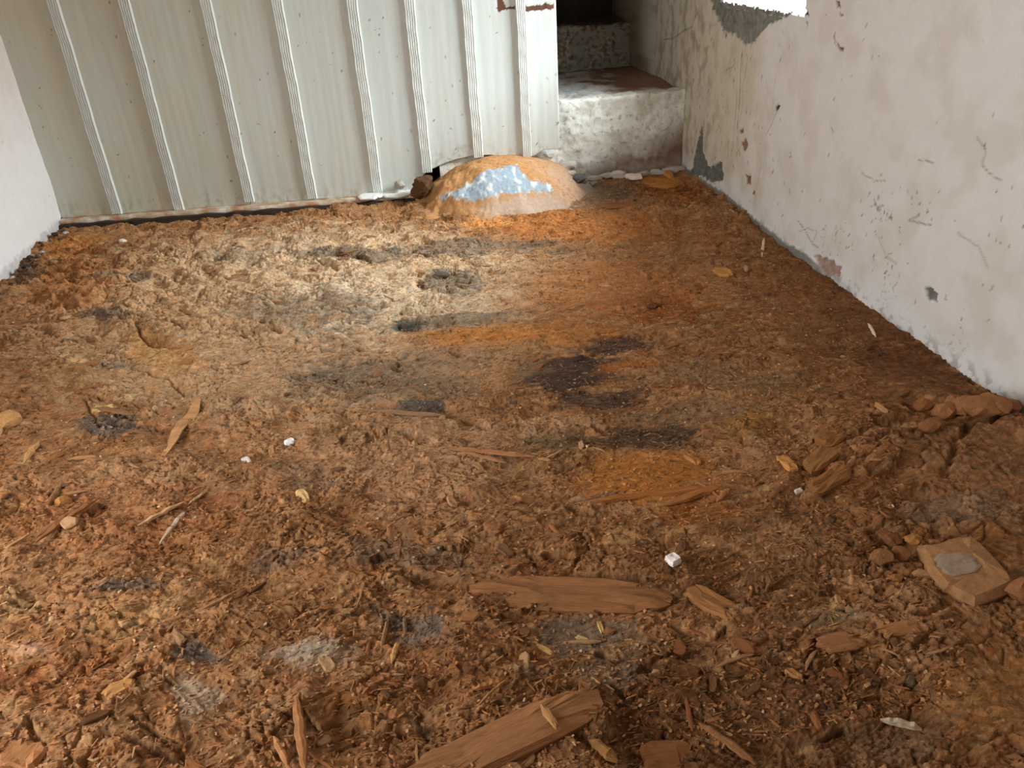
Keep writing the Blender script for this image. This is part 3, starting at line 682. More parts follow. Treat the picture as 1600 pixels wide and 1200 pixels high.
# ------------------------------------------------------------------ loose pieces
def shard_mesh(name, L, Wd, T, seed, jag=.25, n=18, taper=.4, bend=0.0, bumpy=.25):
    """a broken flat piece: jagged outline, domed and uneven top, flat underside; long axis along x"""
    rnd = random.Random(seed); bm = bmesh.new()
    out = []
    for i in range(n):
        a = 2 * math.pi * i / n
        cx_, sy = math.cos(a), math.sin(a)
        px_ = math.copysign(abs(cx_) ** .42, cx_) * L / 2; py_ = math.copysign(abs(sy) ** .5, sy) * Wd / 2
        py_ *= 1 - taper * abs(px_ / (L / 2)) ** 2
        k = 1 + rnd.uniform(-jag, jag * .4); px_ *= 1 + rnd.uniform(-jag, jag * .3) * (.3 + .7 * abs(cx_) ** 4); py_ *= k
        out.append((px_, py_))
    def bz(x): return bend * (1 - (2 * x / L) ** 2)
    rings = []
    for sc_, z in ((1.0, 0.0), (1.02, T * .55), (.86, T * .95)):
        rings.append([bm.verts.new((x * sc_, y * sc_ + bz(x) * 0, z * (1 + rnd.uniform(-bumpy, bumpy)) + bz(x))) for x, y in out])
    mid = [bm.verts.new((x * .45, y * .45, T * (1 + rnd.uniform(-bumpy, bumpy)) + bz(x * .45))) for x, y in out[::3]]
    for a, b in zip(rings[:-1], rings[1:]):
        for i in range(n): bm.faces.new((a[i], a[(i + 1) % n], b[(i + 1) % n], b[i]))
    top = rings[-1]; mN = len(mid)
    for j in range(mN):
        i0 = j * 3; i1 = ((j + 1) * 3) % n
        seq = [top[i0], top[(i0 + 1) % n], top[(i0 + 2) % n], top[i1]]
        m0, m1 = mid[j], mid[(j + 1) % mN]
        bm.faces.new((seq[0], seq[1], m0)); bm.faces.new((seq[1], seq[2], m1, m0)); bm.faces.new((seq[2], seq[3], m1))
    bm.faces.new(mid); bm.faces.new(list(reversed(rings[0])))
    bmesh.ops.recalc_face_normals(bm, faces=list(bm.faces))
    me = bpy.data.meshes.new(name); bm.to_mesh(me); bm.free()
    return me
def clod_mesh(name, r, seed, squash=.6, rough=.28, sub=2, smooth=False):
    rnd = random.Random(seed); bm = bmesh.new(); bmesh.ops.create_icosphere(bm, subdivisions=sub, radius=1.0)
    dirs = [(Vector([rnd.gauss(0, 1) for _ in range(3)]).normalized(), rnd.uniform(.5, .85)) for _ in range(15)]
    for v in bm.verts:
        d = v.co.normalized(); k = 1.0
        for dd, lim in dirs:
            t = d.dot(dd)
            if t > lim: k = min(k, lim / t)
        k *= 1 + rnd.uniform(-rough, rough) * .35
        v.co = Vector((d.x * k, d.y * k * .85, d.z * k * squash)) * r
    if smooth:
        for f in bm.faces: f.smooth = True
    me = bpy.data.meshes.new(name); bm.to_mesh(me); bm.free()
    return me
def stick_mesh(name, L, Wd, T, seed, bend=0.0, segs=10, split=True):
    """a torn splinter: uneven four sided bar with pointed ragged ends"""
    rnd = random.Random(seed); bm = bmesh.new(); rows = []
    for i in range(segs + 1):
        t = i / segs; x = (t - .5) * L
        e = min(1, .25 + 3.2 * min(t, 1 - t)); w = Wd * e * (1 + rnd.uniform(-.2, .2)) / 2; h = T * e * (1 + rnd.uniform(-.25, .25))
        yb = bend * math.sin(t * math.pi) + rnd.uniform(-.08, .08) * Wd; zb_ = rnd.uniform(0, .15) * T
        rows.append([bm.verts.new((x, yb - w, zb_)), bm.verts.new((x, yb + w, zb_)), bm.verts.new((x, yb + w * .8, zb_ + h)), bm.verts.new((x, yb + w * .1, zb_ + h * 1.12)), bm.verts.new((x, yb - w * .8, zb_ + h * .9))])
    for a, b in zip(rows[:-1], rows[1:]):
        for k in range(5): bm.faces.new((a[k], a[(k + 1) % 5], b[(k + 1) % 5], b[k]))
    bm.faces.new(rows[0]); bm.faces.new(rows[-1]); bmesh.ops.recalc_face_normals(bm, faces=list(bm.faces))
    me = bpy.data.meshes.new(name); bm.to_mesh(me); bm.free()
    return me
def ang(p0, p1):
    a = fl(*p0); b = fl(*p1); return math.atan2(b[1] - a[1], b[0] - a[0]), float(np.linalg.norm(b - a))
def put(o, px, py, rz=0, dz=0.0, tilt=(0, 0), col=(150, 92, 54)):
    p = fl(px, py)
    for _ in range(4): p = fl(px, py, gz(p[0], p[1]))
    z = gz(p[0], p[1])
    o.location = (p[0], p[1], z + dz); o.rotation_euler = (tilt[0], tilt[1], rz); c = lin(col)
    if o.data.materials[0] is not MAT['lime']:   # the loose pieces carry some of the dust around them
        l = float(c @ np.array([.3, .5, .2])); c = (l + (c - l) * .95) * np.array([1, 1.02, .98])
        cf = floor_eval(np.array([p[0]]), np.array([p[1]]))[1][0]; c = c * .72 + cf * .28
    o.color = tuple(np.clip(c, 0, 1)) + (1.0,)
    return o
def width_m(px, py, w):   # metres spanned by w picture pixels up and down the floor at a place
    return float(np.linalg.norm(fl(px, py + w / 2) - fl(px, py - w / 2)))
def shard_at(name, p0, p1, wpx, T, mat, col, label, cat, seed, dz=-.002, tilt=(0, 0), **kw):
    a, L = ang(p0, p1); cxp, cyp = (p0[0] + p1[0]) / 2, (p0[1] + p1[1]) / 2
    o = link(name, shard_mesh(name, L, width_m(cxp, cyp, wpx), T, seed, **kw), MAT[mat]); put(o, cxp, cyp, a, dz, tilt, col)
    return tag(o, label, cat)
def stick_at(name, p0, p1, wpx, T, col, label, cat, seed, dz=.001, mat='wood', tilt=(0, 0), bend=0.0):
    a, L = ang(p0, p1); cxp, cyp = (p0[0] + p1[0]) / 2, (p0[1] + p1[1]) / 2
    vert = abs(p1[0] - p0[0]) < abs(p1[1] - p0[1])
    w = wpx * np.linalg.norm(fl(cxp, cyp) - O) / F * (.9 if vert else 1.15)
    o = link(name, stick_mesh(name, L, w, T, seed, bend), MAT[mat]); put(o, cxp, cyp, a, dz, tilt, col)
    return tag(o, label, cat)
def clod_at(name, px, py, rpx, col, label, cat, seed, squash=.6, mat='earth', dz=None, rz=0, sub=2, scale=(1, 1, 1)):
    r = rpx * np.linalg.norm(fl(px, py) - O) / F
    o = link(name, clod_mesh(name, r, seed, squash, sub=sub), MAT[mat]); put(o, px, py, rz, r * squash * .45 if dz is None else dz, (0, 0), col); o.scale = scale
    return tag(o, label, cat)

# --- the large broken boards
shard_at('rotten_board', (730, 925), (1052, 938), 58, .020, 'wood', (144, 94, 56), 'longest rust brown rotten board slab lying flat across the floor before the plaster chip', 'board', 11, n=30, jag=.10, taper=.45, dz=-.004)
shard_at('rotten_board', (1068, 920), (1166, 974), 34, .016, 'wood', (160, 108, 60), 'short pale grained board piece split off the right end of the longest slab', 'board', 12, n=24, jag=.14, taper=.15, dz=-.002)
shard_at('rotten_board', (640, 1225), (945, 1090), 72, .020, 'wood', (148, 98, 60), 'wide brown board broken off jagged running out of the bottom edge of the photo', 'board', 13, n=30, jag=.12, taper=.2, dz=-.002)
shard_at('wood_plate', (1000, 1192), (1090, 1186), 70, .016, 'wood', (132, 84, 46), 'squarish brown wood plate at the bottom edge right of the jagged board', 'wood piece', 14, n=18, jag=.14, taper=.1)
shard_at('wood_plate', (60, 1160), (18, 1205), 60, .016, 'wood', (160, 104, 62), 'brown wood plate with dark split in the bottom left corner', 'wood piece', 15, n=18, jag=.18, taper=.2)
# --- stones and clods
big = shard_at('stone_block', (1448, 902), (1562, 888), 86, .034, 'earth', (160, 112, 72), 'largest tan flat-faced block with grey patch lying in the rubble beside right wall', 'stone', 21, n=18, jag=.2, taper=.1, bumpy=.14, dz=-.006, tilt=(.10, 0))
gp = link('grey_patch', shard_mesh('grey_patch', .10, .062, .005, 22, n=18, jag=.3), MAT['earth'], big); gp.color = lin4((160, 138, 120)); gp.location = (-.02, .004, .032)
gp['label'] = 'grey patch'
clod_at('stone_block', 1592, 935, 26, (140, 90, 56), 'brown clod standing right of the largest tan block', 'stone', 23, .9)
clod_at('stone_block', 14, 668, 24, (206, 152, 92), 'pale tan broken block at the left edge of the photo', 'stone', 24, .6)
clod_at('stone_block', 96, 787, 17, (192, 130, 68), 'ochre lump with dark cracks among splinters near the left edge', 'stone', 25, .75)
clod_at('pebble', 1025, 822, 7, (110, 104, 96), 'round grey pebble behind the white plaster chip', 'stone', 26, .7)
clod_at('pebble', 1419, 1067, 13, (98, 96, 82), 'dark grey green pebble in the rubble below the tan block', 'stone', 27, .7)
clod_at('pebble', 1452, 1066, 15, (156, 106, 64), 'rounded brown pebble touching the grey green one', 'stone', 28, .75)
clod_at('rubble_lump', 905, 562, 11, (58, 48, 44), 'small black lump lying on the dark purple stained boards', 'lump', 29, .5)
clod_at('rubble_lump', 1020, 480, 12, (74, 50, 36), 'dark brown lump standing in for a dark hole in orange rot right of the bright orange streak', 'lump', 30, .5)  # lump added to give the darkness of a hole
clod_at('rubble_lump', 690, 432, 14, (66, 62, 60), 'charcoal lump with white fleck in the middle of the back floor', 'lump', 31, .6)
HOL = ['upper left dark brown clod in the hollow left of the largest tan block', 'ochre clod at the top of the hollow left of the largest tan block', 'ochre clod in the hollow touching the side of the largest tan block',
       'middle reddish brown clod in the hollow left of the largest tan block', 'leftmost and largest clod in the hollow left of the tan block', 'lowest ochre clod in the hollow left of the largest tan block', 'smallest and hindmost clod above the hollow left of the tan block']
ORD = ['first', 'second', 'third', 'fourth', 'fifth', 'sixth', 'seventh', 'eighth', 'ninth', 'tenth']
for i, (px, py, r, c) in enumerate(((1388, 848, 20, (122, 74, 44)), (1428, 846, 14, (178, 120, 64)), (1444, 862, 13, (164, 108, 58)), (1408, 870, 18, (132, 82, 46)), (1372, 878, 22, (128, 80, 46)), (1400, 905, 14, (168, 112, 58)), (1420, 818, 8, (150, 104, 66)))):
    o = clod_at('earth_clod', px, py, r, c, HOL[i], 'clod', 40 + i, .6); o['group'] = 'clods in the hollow'
for i, (px, py, r, c) in enumerate(((1440, 640, 16, (150, 92, 52)), (1455, 668, 18, (140, 88, 52)), (1472, 650, 20, (156, 100, 60)), (1490, 628, 14, (160, 104, 62)), (1503, 642, 22, (166, 108, 66)), (1526, 656, 25, (160, 106, 66)), (1541, 630, 18, (166, 112, 72)), (1557, 652, 20, (160, 102, 62)), (1577, 640, 17, (150, 98, 62)))):
    o = clod_at('earth_clod', px, py, r, c, ORD[i] + ' from the left of the reddish brown clods heaped at the right wall foot', 'clod', 50 + i, .75); o['group'] = 'clods heaped at the right wall'; o.scale = (1.2, 1, 1)
# --- distinct wood chips
shard_at('wood_lump', (1262, 737), (1315, 690), 22, .018, 'wood', (146, 96, 48), 'upper of two long brown wood lumps side by side in the right-hand rubble', 'wood piece', 61, n=18, jag=.12)
shard_at('wood_lump', (1268, 772), (1326, 734), 22, .020, 'wood', (150, 98, 46), 'lower spindle shaped brown wood lump of the pair in right-hand rubble', 'wood piece', 62, n=18, jag=.1, taper=.6)
shard_at('wood_lump', (1282, 700), (1312, 676), 22, .020, 'wood', (136, 88, 46), 'blocky brown wood lump behind the pair in right-hand rubble', 'wood piece', 66, n=15, jag=.12)
shard_at('wood_chip', (1217, 714), (1243, 738), 14, .012, 'wood', (196, 132, 62), 'yellowish brown rough chip left of the two long wood lumps', 'chip', 63, n=15)
shard_at('wood_chip', (160, 1088), (212, 1066), 24, .010, 'wood', (196, 140, 80), 'pale orange leaf shaped chip on the bottom left floor', 'chip', 64, n=18, jag=.2, taper=.5)
shard_at('wood_chip', (1226, 1048), (1254, 1061), 11, .010, 'wood', (176, 124, 70), 'smooth oval tan chip alone on the dark lower right floor', 'chip', 65, n=15, jag=.08)
shard_at('wood_chip', (345, 432), (400, 425), 10, .014, 'wood', (128, 72, 42), 'reddish brown curved flake standing in for a dark hollow on the pale back left floor', 'chip', 67, n=18, jag=.12, taper=.6)  # flake added in the dark colour of a shaded hollow
shard_at('wood_chip', (1122, 420), (1138, 432), 12, .010, 'wood', (196, 136, 64), 'ochre drop shaped chip near the right wall behind', 'chip', 68, n=12)
shard_at('wood_chip', (932, 962), (942, 990), 7, .006, 'wood', (214, 170, 102), 'hindmost of three straw yellow chips in front of the longest slab', 'chip', 69, n=12, jag=.2)
shard_at('wood_chip', (898, 995), (921, 1003), 8, .006, 'wood', (218, 178, 112), 'middle one of three straw yellow chips in front of the longest slab', 'chip', 70, n=12, jag=.2)
shard_at('wood_chip', (838, 1008), (864, 1022), 8, .006, 'wood', (218, 174, 106), 'front left one of three straw yellow chips before the longest slab', 'chip', 71, n=12, jag=.2)
shard_at('wood_chip', (466, 764), (480, 786), 11, .008, 'wood', (226, 186, 124), 'cream coloured chip standing out left of the middle floor', 'chip', 72, n=12, jag=.2)
shard_at('wood_chip', (1068, 710), (1096, 728), 9, .012, 'wood', (164, 110, 62), 'slanting brown chip right of the dark stained boards', 'chip', 73, n=15)
shard_at('wood_chip', (846, 1112), (872, 1150), 12, .008, 'wood', (170, 118, 70), 'narrow tongue shaped chip lying on the jagged broken board', 'chip', 74, n=15, taper=.6, dz=.018)
shard_at('wood_chip', (1370, 990), (1440, 978), 26, .009, 'wood', (160, 108, 66), 'flaking tan wood scrap in front of the tan block', 'chip', 75, n=24, jag=.38)
shard_at('wood_chip', (1272, 1010), (1350, 1000), 30, .008, 'wood', (146, 96, 60), 'broad flat brown scrap on the lower right floor', 'chip', 76, n=24, jag=.38)
# --- sticks and splinters
def ribbon_mesh(name, pts, w, T):
    bm = bmesh.new(); rows = []
    for i, (x, y, z) in enumerate(pts):
        a = Vector(pts[max(0, i - 1)]); b = Vector(pts[min(len(pts) - 1, i + 1)]); d = (b - a).normalized(); s = Vector((-d.y, d.x, 0)).normalized()
        ww = w * (0.55 + .45 * math.sin(math.pi * (i + .6) / len(pts))) / 2; p = Vector((x, y, z)); tl = .25 * math.sin(i * .9)
        rows.append([bm.verts.new(p - s * ww + Vector((0, 0, tl * ww))), bm.verts.new(p + s * ww - Vector((0, 0, tl * ww))), bm.verts.new(p + s * ww + Vector((0, 0, T - tl * ww))), bm.verts.new(p + Vector((0, 0, T * 1.3))), bm.verts.new(p - s * ww + Vector((0, 0, T + tl * ww)))])
    for a, b in zip(rows[:-1], rows[1:]):
        for k in range(5): bm.faces.new((a[k], a[(k + 1) % 5], b[(k + 1) % 5], b[k]))
    bm.faces.new(rows[0]); bm.faces.new(rows[-1]); bmesh.ops.recalc_face_normals(bm, faces=list(bm.faces))
    me = bpy.data.meshes.new(name); bm.to_mesh(me); bm.free(); return me
base = fl(278, 680); bz_ = fz(base[0], base[1])
pts = []
for px, py, up in ((250, 718, .004), (262, 702, .010), (270, 690, .014), (277, 674, .014), (286, 662, .012), (297, 654, .012), (303, 645, .018), (306, 634, .026), (309, 624, .030)):
    p = fl(px, py, bz_ + up); pts.append((p[0] - base[0], p[1] - base[1], up))
o = link('wood_strip', ribbon_mesh('wood_strip', pts, .036, .004), MAT['wood']); o.location = (base[0], base[1], bz_); o.color = lin4((178, 132, 88))
tag(o, 'long twisted pale brown wood strip curling up from the left floor', 'splinter')
stick_at('lath', (466, 1098), (480, 1215), 17, .014, (156, 98, 56), 'straight brown lath pointing at the viewer over the hollow at bottom', 'lath', 81, dz=.020, tilt=(0, -.03))
stick_at('lath', (430, 1160), (456, 1212), 10, .012, (176, 118, 72), 'short pale stake end left of the straight lath at the bottom', 'lath', 82, dz=.012)
stick_at('lath', (447, 1160), (458, 1182), 7, .010, (170, 116, 76), 'smallest stake end between the two laths at the bottom', 'lath', 83, dz=.012)
stick_at('stick', (545, 643), (695, 650), 5, .010, (140, 104, 72), 'thin greyish stick lying across the middle floor beside a slate stain', 'stick', 84)
stick_at('stick', (700, 702), (832, 714), 6, .010, (158, 100, 60), 'reddish brown stick in front of the greyish one on middle floor', 'stick', 85)
stick_at('stick', (720, 706), (790, 724), 5, .006, (140, 92, 60), 'short splinter crossing under the reddish brown stick', 'stick', 86)
stick_at('pale_splinter', (218, 827), (290, 790), 5, .006, (206, 162, 120), 'longer splinter of the pale forked pair on the left floor', 'splinter', 87)
stick_at('pale_splinter', (250, 845), (296, 788), 7, .006, (206, 184, 164), 'shorter bleached splinter of the forked pair on the left floor', 'splinter', 88)
stick_at('pale_splinter', (294, 790), (322, 770), 4, .005, (190, 150, 116), 'thin stem behind the forked pale splinters on the left floor', 'splinter', 89)
stick_at('stick', (58, 840), (130, 790), 6, .008, (126, 76, 44), 'outer dark brown stick of two parallel ones on the left floor', 'stick', 90)
stick_at('stick', (60, 850), (160, 780), 7, .008, (136, 82, 46), 'inner dark brown stick of two parallel ones on the left floor', 'stick', 91)
stick_at('stick', (72, 796), (104, 750), 7, .010, (140, 98, 60), 'slanting stick leaning by the ochre lump near the left edge', 'stick', 92, dz=.006)
stick_at('stick', (36, 726), (62, 690), 9, .008, (190, 142, 88), 'straw coloured stick slanting on the far left floor', 'stick', 93)
stick_at('stick', (890, 975 - 186), (1140, 758), 9, .008, (150, 92, 44), 'long faint brown strip across the ochre patch towards the rubble', 'stick', 94, dz=-.001)
stick_at('stick', (1040, 790), (1150, 755), 12, .010, (152, 94, 46), 'thick brown splinter slanting at the right end of the ochre patch', 'stick', 95)
stick_at('stick', (1120, 785), (1142, 765), 8, .010, (156, 100, 52), 'short brown splinter below the thick slanting one by ochre patch', 'stick', 96)
stick_at('stick', (150, 330 + 310), (210, 650), 6, .010, (120, 84, 52), 'dark short stick behind the slate stain on the left floor', 'stick', 97)
stick_at('stick', (612, 1038), (622, 1005), 9, .008, (206, 156, 96), 'upright straw coloured splinter in the blue grey patch', 'stick', 98)
stick_at('stick', (596, 1022), (608, 968), 7, .010, (134, 98, 66), 'grey brown bar left of the straw splinter in blue grey patch', 'stick', 99)
stick_at('stick', (634, 1000), (632, 965), 7, .010, (120, 96, 78), 'grey bar right of the straw splinter in blue grey patch', 'stick', 100)
stick_at('stick', (740, 1082), (790, 1070), 6, .010, (176, 120, 70), 'ochre twig lying above the hollow at the bottom centre', 'stick', 101, dz=.006)
stick_at('stick', (748, 1108), (790, 1068), 3, .005, (196, 146, 84), 'thin yellow straw crossing over the ochre twig', 'stick', 102, dz=.012)
stick_at('stick', (1090, 1130), (1180, 1195), 9, .010, (140, 92, 54), 'outer long brown stick running into the bottom right corner', 'stick', 103)
stick_at('stick', (920, 1160), (965, 1195), 12, .014, (160, 112, 60), 'rounded ochre stick end below the jagged broken board', 'stick', 104, dz=.004)
stick_at('stick', (1374, 1126), (1440, 1142), 7, .010, (190, 168, 146), 'silvery grey splinter on the lower right floor', 'stick', 105)
# --- white plaster chips
shard_at('plaster_chip', (1044, 870), (1059, 883), 15, .014, 'lime', (232, 222, 214), 'white plaster chip alone behind the longest board slab', 'plaster chip', 111, n=9, jag=.1, taper=.1)
shard_at('plaster_chip', (444, 694), (461, 690), 9, .012, 'lime', (244, 242, 242), 'brightest white plaster chip on the left middle floor', 'plaster chip', 112, n=9, jag=.1)
shard_at('plaster_chip', (381, 714), (388, 727), 9, .010, 'lime', (226, 220, 216), 'whitish oval plaster chip left of the brightest white one', 'plaster chip', 113, n=9)
shard_at('plaster_chip', (1242, 767), (1255, 763), 6, .010, 'lime', (226, 210, 192), 'small white plaster chip before the spindle shaped wood lump', 'plaster chip', 114, n=9)
shard_at('plaster_chip', (982, 285), (998, 281), 8, .020, 'lime', (226, 206, 194), 'pinkish white pebble of plaster in front of the steps', 'plaster chip', 115, n=9)
shard_at('plaster_chip', (188, 379), (196, 376), 5, .012, 'lime', (232, 222, 210), 'small white plaster chip near the black bottom rail at left', 'plaster chip', 116, n=9)
stick_at('plaster_strip', (1194, 372), (1190, 402), 5, .006, (214, 184, 160), 'crooked whitish plaster strip near the foot of the right wall', 'plaster chip', 117, mat='lime')
stick_at('plaster_strip', (1356, 506), (1368, 527), 4, .006, (220, 196, 176), 'straight whitish plaster strip on smooth brown dust by the right wall', 'plaster chip', 118, mat='lime')
stick_at('plaster_strip', (1138, 326), (1152, 336), 5, .008, (214, 190, 168), 'whitish plaster sliver at the right wall nearest the steps', 'plaster chip', 119, mat='lime')
# --- under the partition and at the steps
FLK = ['leftmost large one', 'middle one', 'rightmost large one', 'small one behind the leftmost', 'small one touching the mound']
for i, (p0, p1, w) in enumerate((((566, 306), (594, 311), 8), ((596, 311), (622, 306), 7), ((612, 303), (636, 309), 8), ((578, 302), (600, 304), 4), ((620, 300), (640, 300), 4))):
    o = shard_at('paint_flake', p0, p1, w * 1.6, .012, 'lime', (232, 230, 224), 'white paint flake on the ledge left of the orange mound, ' + FLK[i], 'paint flake', 120 + i, n=12)
    pq = on_plane((p0[0] + p1[0]) / 2, (p0[1] + p1[1]) / 2, PN, PN @ PA + .048); o.location = (pq[0], pq[1], .019)
    o['group'] = 'paint flakes beside the mound'
c = clod_at('stone_block', 625, 290, 13, (164, 164, 162), 'smooth grey stone leaning on the boards left of the mound', 'stone', 130, .8); c.location = tuple(on_plane(625, 289, PN, PN @ PA + .05))
sp0, zp0 = pp(664, 292); p = tuple(on_plane(660, 290, PN, PN @ PA + .15)); c = link('brown_lump', clod_mesh('brown_lump', .085, 131, .9, sub=3), MAT['wood']); c.location = p; c.color = lin4((92, 66, 42))
tag(c, 'dark brown lump at the left end of the orange mound', 'lump')
for i, (px, py, r, cl) in enumerate(((888, 262, 13, (190, 182, 172)), (905, 268, 11, (150, 138, 124)), (925, 262, 12, (166, 154, 140)), (948, 264, 10, (190, 180, 170)), (966, 262, 13, (196, 186, 180)), (986, 264, 9, (170, 156, 144)), (1005, 262, 11, (176, 166, 156)), (1024, 262, 10, (186, 178, 170)), (1046, 262, 12, (172, 162, 150)), (1058, 254, 12, (180, 170, 160)))):
    o = clod_at('plaster_lump', px, py, r, cl, ORD[i] + ' from the left of the plaster lumps along the foot of the lowest step', 'rubble', 140 + i, .7, mat='lime'); o['group'] = 'plaster lumps at the step'
    pq = on_plane(px, py, np.array([0, 1.0, 0]), Y1 - .035); o.location = (pq[0], pq[1], gz(pq[0], pq[1]) + .012); o.scale = (1.5, 1, .9)
p = PW(pp(862, 238)[0], 0, -.01); o = link('plaster_lump', clod_mesh('plaster_lump', .055, 151, 1.0), MAT['lime']); o.location = (p[0], p[1] + .06, .165); o.color = lin4((200, 200, 194))
tag(o, 'largest plaster lump behind the notch under the last board', 'rubble')
for i, (px, py, r, cl) in enumerate(((905, 298, 14, (84, 82, 82)), (925, 290, 10, (120, 112, 104)), (912, 285, 8, (96, 92, 90)), (893, 300, 9, (180, 170, 160)))):
    o = clod_at('rubble_lump', px, py, r, cl, ('largest dark', 'mid grey hindmost', 'small dark', 'palest')[i] + ' rubble lump at the right end of the orange mound', 'lump', 155 + i, .6, mat='lime'); o['group'] = 'grey lumps right of the mound'
stick_at('stick', (1036, 264), (1052, 288), 12, .012, (196, 130, 56), 'orange brown stick slanting in front of the lowest step', 'stick', 160, dz=.012)
shard_at('wood_chip', (1002, 284), (1062, 292), 18, .020, 'wood', (176, 112, 46), 'orange brown rotten slab under the stick before the lowest step', 'chip', 161, n=18, jag=.2)
shard_at('wood_chip', (1075, 276), (1112, 296), 18, .020, 'wood', (156, 94, 40), 'orange brown rotten slab in the corner by the right wall', 'chip', 162, n=18, jag=.2)
shard_at('wood_chip', (930, 322), (1000, 316), 10, .014, 'wood', (150, 92, 46), 'thin brown rotten slab in orange rot before the steps', 'chip', 163, n=18, jag=.2)
# dark rubble along the foot of the left wall
for i in range(26):
    t = i / 25; yv = 3.62 + 1.12 * t; xv = XL + .025 + RNG.uniform(0, .05); r = RNG.uniform(.010, .026)
    o = link('rubble_lump', clod_mesh('rubble_lump', r, 170 + i, .7), MAT['earth']); o.location = (xv, yv, fz(xv, yv) + r * .3)
    o.color = lin4([(60, 54, 50), (96, 88, 80), (190, 184, 178), (74, 60, 48)][i % 4])
    tag(o, 'small dark rubble lump in the gap along the left wall foot', 'rubble', 'rubble along the left wall')

# --- the many loose pieces: each its own object, sharing a few meshes
def view_pts(n, seed, y0=.85, y1=4.35):
    r = np.random.default_rng(seed); out = []
    while len(out) < n:
        y = y0 + (y1 - y0) * r.random() ** 1.25
        x = r.uniform(-.55 * y - .45, .40 * y + .60)
        if x < XL + .05 or x > XR - .06: continue
        if y > 4.0 and .05 < x < 1.1: continue
        d = np.array([x, y, 0]) - O; cpt = R.T @ d
        u = CX + F * cpt[0] / cpt[2]; v = CY + F * cpt[1] / cpt[2]
        if -20 < u < 1620 and v < 1230: out.append((x, y))
    return np.array(out)
WOODC = [(150, 92, 54), (168, 108, 64), (128, 78, 44), (186, 132, 82), (142, 98, 66), (112, 70, 42), (196, 146, 96), (158, 100, 52)]
TONES = [('pale tan', [(196, 150, 104), (206, 164, 120), (188, 142, 98)]), ('rust brown', [(158, 98, 56), (168, 108, 64), (150, 92, 54)]), ('dark brown', [(112, 72, 46), (98, 62, 40), (122, 82, 56)])]
def scatter(name, protos, n, seed, what, cat, smin, smax, sink, mat, tilt=.18, aniso=False, tones=TONES):
    P = view_pts(n, seed); hz, cf = floor_eval(P[:, 0], P[:, 1]); r = np.random.default_rng(seed + 1)
    for i in range(n):
        me = protos[i % len(protos)]
        o = bpy.data.objects.new(name, me); COL.objects.link(o)
        if not me.materials: me.materials.append(MAT[mat])
        s = smin + (smax - smin) * r.random() ** 2.2
        o.scale = (s, s * r.uniform(.7, 1.3), s)
        a = r.normal(0, .45) if (aniso and r.random() < .5) else r.uniform(0, 6.28)
        o.rotation_euler = (r.normal(0, tilt), r.normal(0, tilt * .6), a)
        o.location = (P[i, 0], P[i, 1], hz[i] + sink * s)
        tone, cols = tones[r.integers(len(tones))]
        c = lin(cols[r.integers(len(cols))]) * r.uniform(.85, 1.15)
        c = c * .7 + cf[i] * .3
        o.color = tuple(np.clip(c, 0, 1)) + (1.0,)
        place = 'on the near half of the floor' if P[i, 1] < 1.75 else ('on the far floor towards the partition' if P[i, 0] < .55 else 'on the far floor towards the right wall')
        tag(o, f'small loose {tone} {what} {place}', cat, f'{tone} {what}s {place}')
scatter('wood_splinter', [stick_mesh('wood_splinter', 1.0, .075 + .02 * (k % 3), .05, 300 + k, bend=.05 * ((k % 3) - 1), segs=6) for k in range(10)], 290, 901, 'wood splinter', 'splinter', .025, .10, .008, 'wood', .08, True)
scatter('wood_flake', [shard_mesh('wood_flake', 1.0, .45 + .1 * (k % 3), .14, 330 + k, n=9, jag=.3) for k in range(10)], 290, 903, 'wood flake', 'flake', .014, .055, .0, 'wood', .22)
scatter('crumb_clod', [clod_mesh('crumb_clod', .5, 350 + k, .6, sub=1) for k in range(8)], 240, 905, 'crumbled clod', 'clod', .010, .040, .05, 'earth', .3)
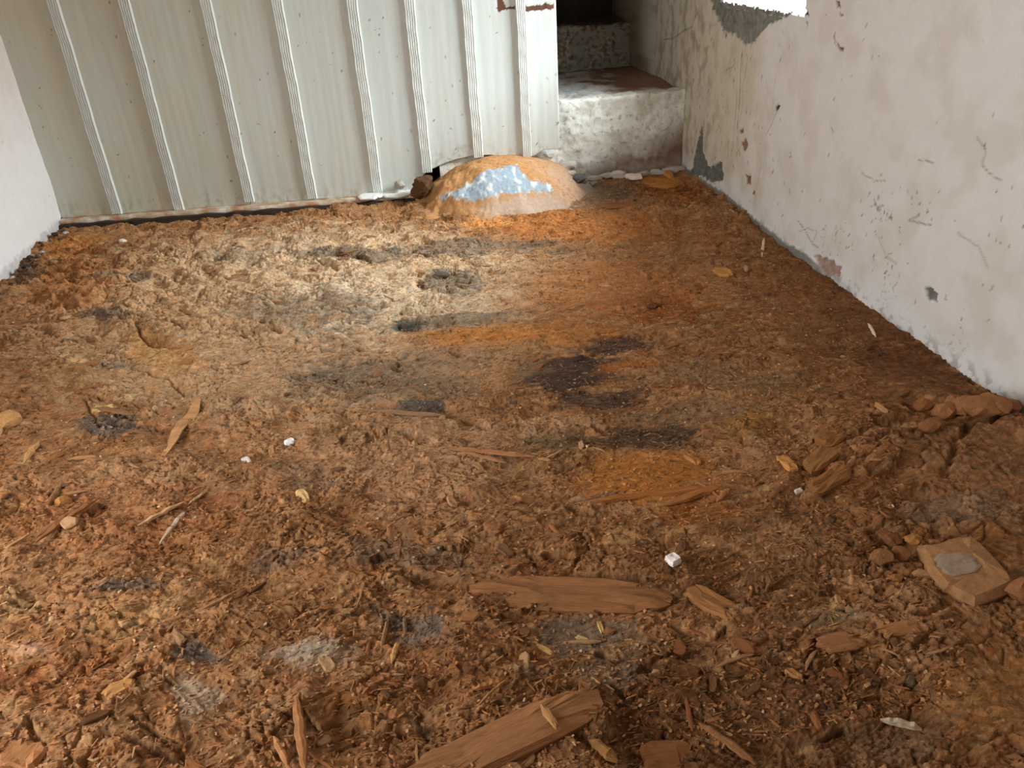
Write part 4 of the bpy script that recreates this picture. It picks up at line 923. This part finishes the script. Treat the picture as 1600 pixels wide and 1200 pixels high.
scatter('plaster_fleck', [shard_mesh('plaster_fleck', 1.0, .7, .35, 370 + k, n=9, jag=.25) for k in range(4)], 110, 907, 'plaster fleck', 'plaster fleck', .004, .010, .1, 'lime', .2, tones=[('whitish', [(232, 222, 208), (226, 206, 176)])])

# --- and the crumbs nobody could count
def crumbs(name, n, seed, L, Wd, T, aniso, cols, label, cat):
    P = view_pts(n, seed); r = np.random.default_rng(seed + 3); hz, cf = floor_eval(P[:, 0], P[:, 1])
    b = np.array([[sx, sy, sz] for sx in (-.5, .5) for sy in (-.5, .5) for sz in (0, 1)], float)
    V = b[None] + r.uniform(-.22, .22, (n, 8, 3))
    sz = np.stack([r.uniform(*L, n), r.uniform(*Wd, n), r.uniform(*T, n)], -1); V = V * sz[:, None]
    a = np.where(r.random(n) < aniso, r.normal(0, .35, n), r.uniform(0, 6.28, n)); t = r.normal(0, .15, n)
    V[..., 2] += V[..., 0] * np.tan(t)[:, None]
    x = V[..., 0] * np.cos(a)[:, None] - V[..., 1] * np.sin(a)[:, None]; y = V[..., 0] * np.sin(a)[:, None] + V[..., 1] * np.cos(a)[:, None]
    V[..., 0] = x + P[:, 0, None]; V[..., 1] = y + P[:, 1, None]; V[..., 2] += (hz - sz[:, 2] * .2)[:, None]
    q = np.array([[0, 1, 3, 2], [4, 6, 7, 5], [0, 4, 5, 1], [2, 3, 7, 6], [1, 5, 7, 3], [0, 2, 6, 4]])
    Fq = (q[None] + (np.arange(n) * 8)[:, None, None]).reshape(-1, 4)
    cc = np.array([lin(c) for c in cols])[r.integers(len(cols), size=n)] * r.uniform(.7, 1.25, n)[:, None]
    cc = cc * .5 + cf * .5 * r.uniform(.8, 1.4, n)[:, None]
    o = link(name, mesh_from(name, V.reshape(-1, 3), Fq, np.repeat(np.clip(cc, 0, .9), 8, 0), False), MAT['crumb'])
    tag(o, label, cat, kind='stuff')
crumbs('wood_shreds', 11000, 951, (.005, .024), (.0011, .003), (.0010, .0028), .45, WOODC, 'fine brown shreds of rotten wood strewn over the whole floor', 'wood shreds')
crumbs('wood_crumbs', 13000, 961, (.0025, .008), (.0025, .006), (.0015, .004), .0, WOODC + [(214, 178, 136)], 'fine brown wood crumbs strewn over the whole floor', 'crumbs')
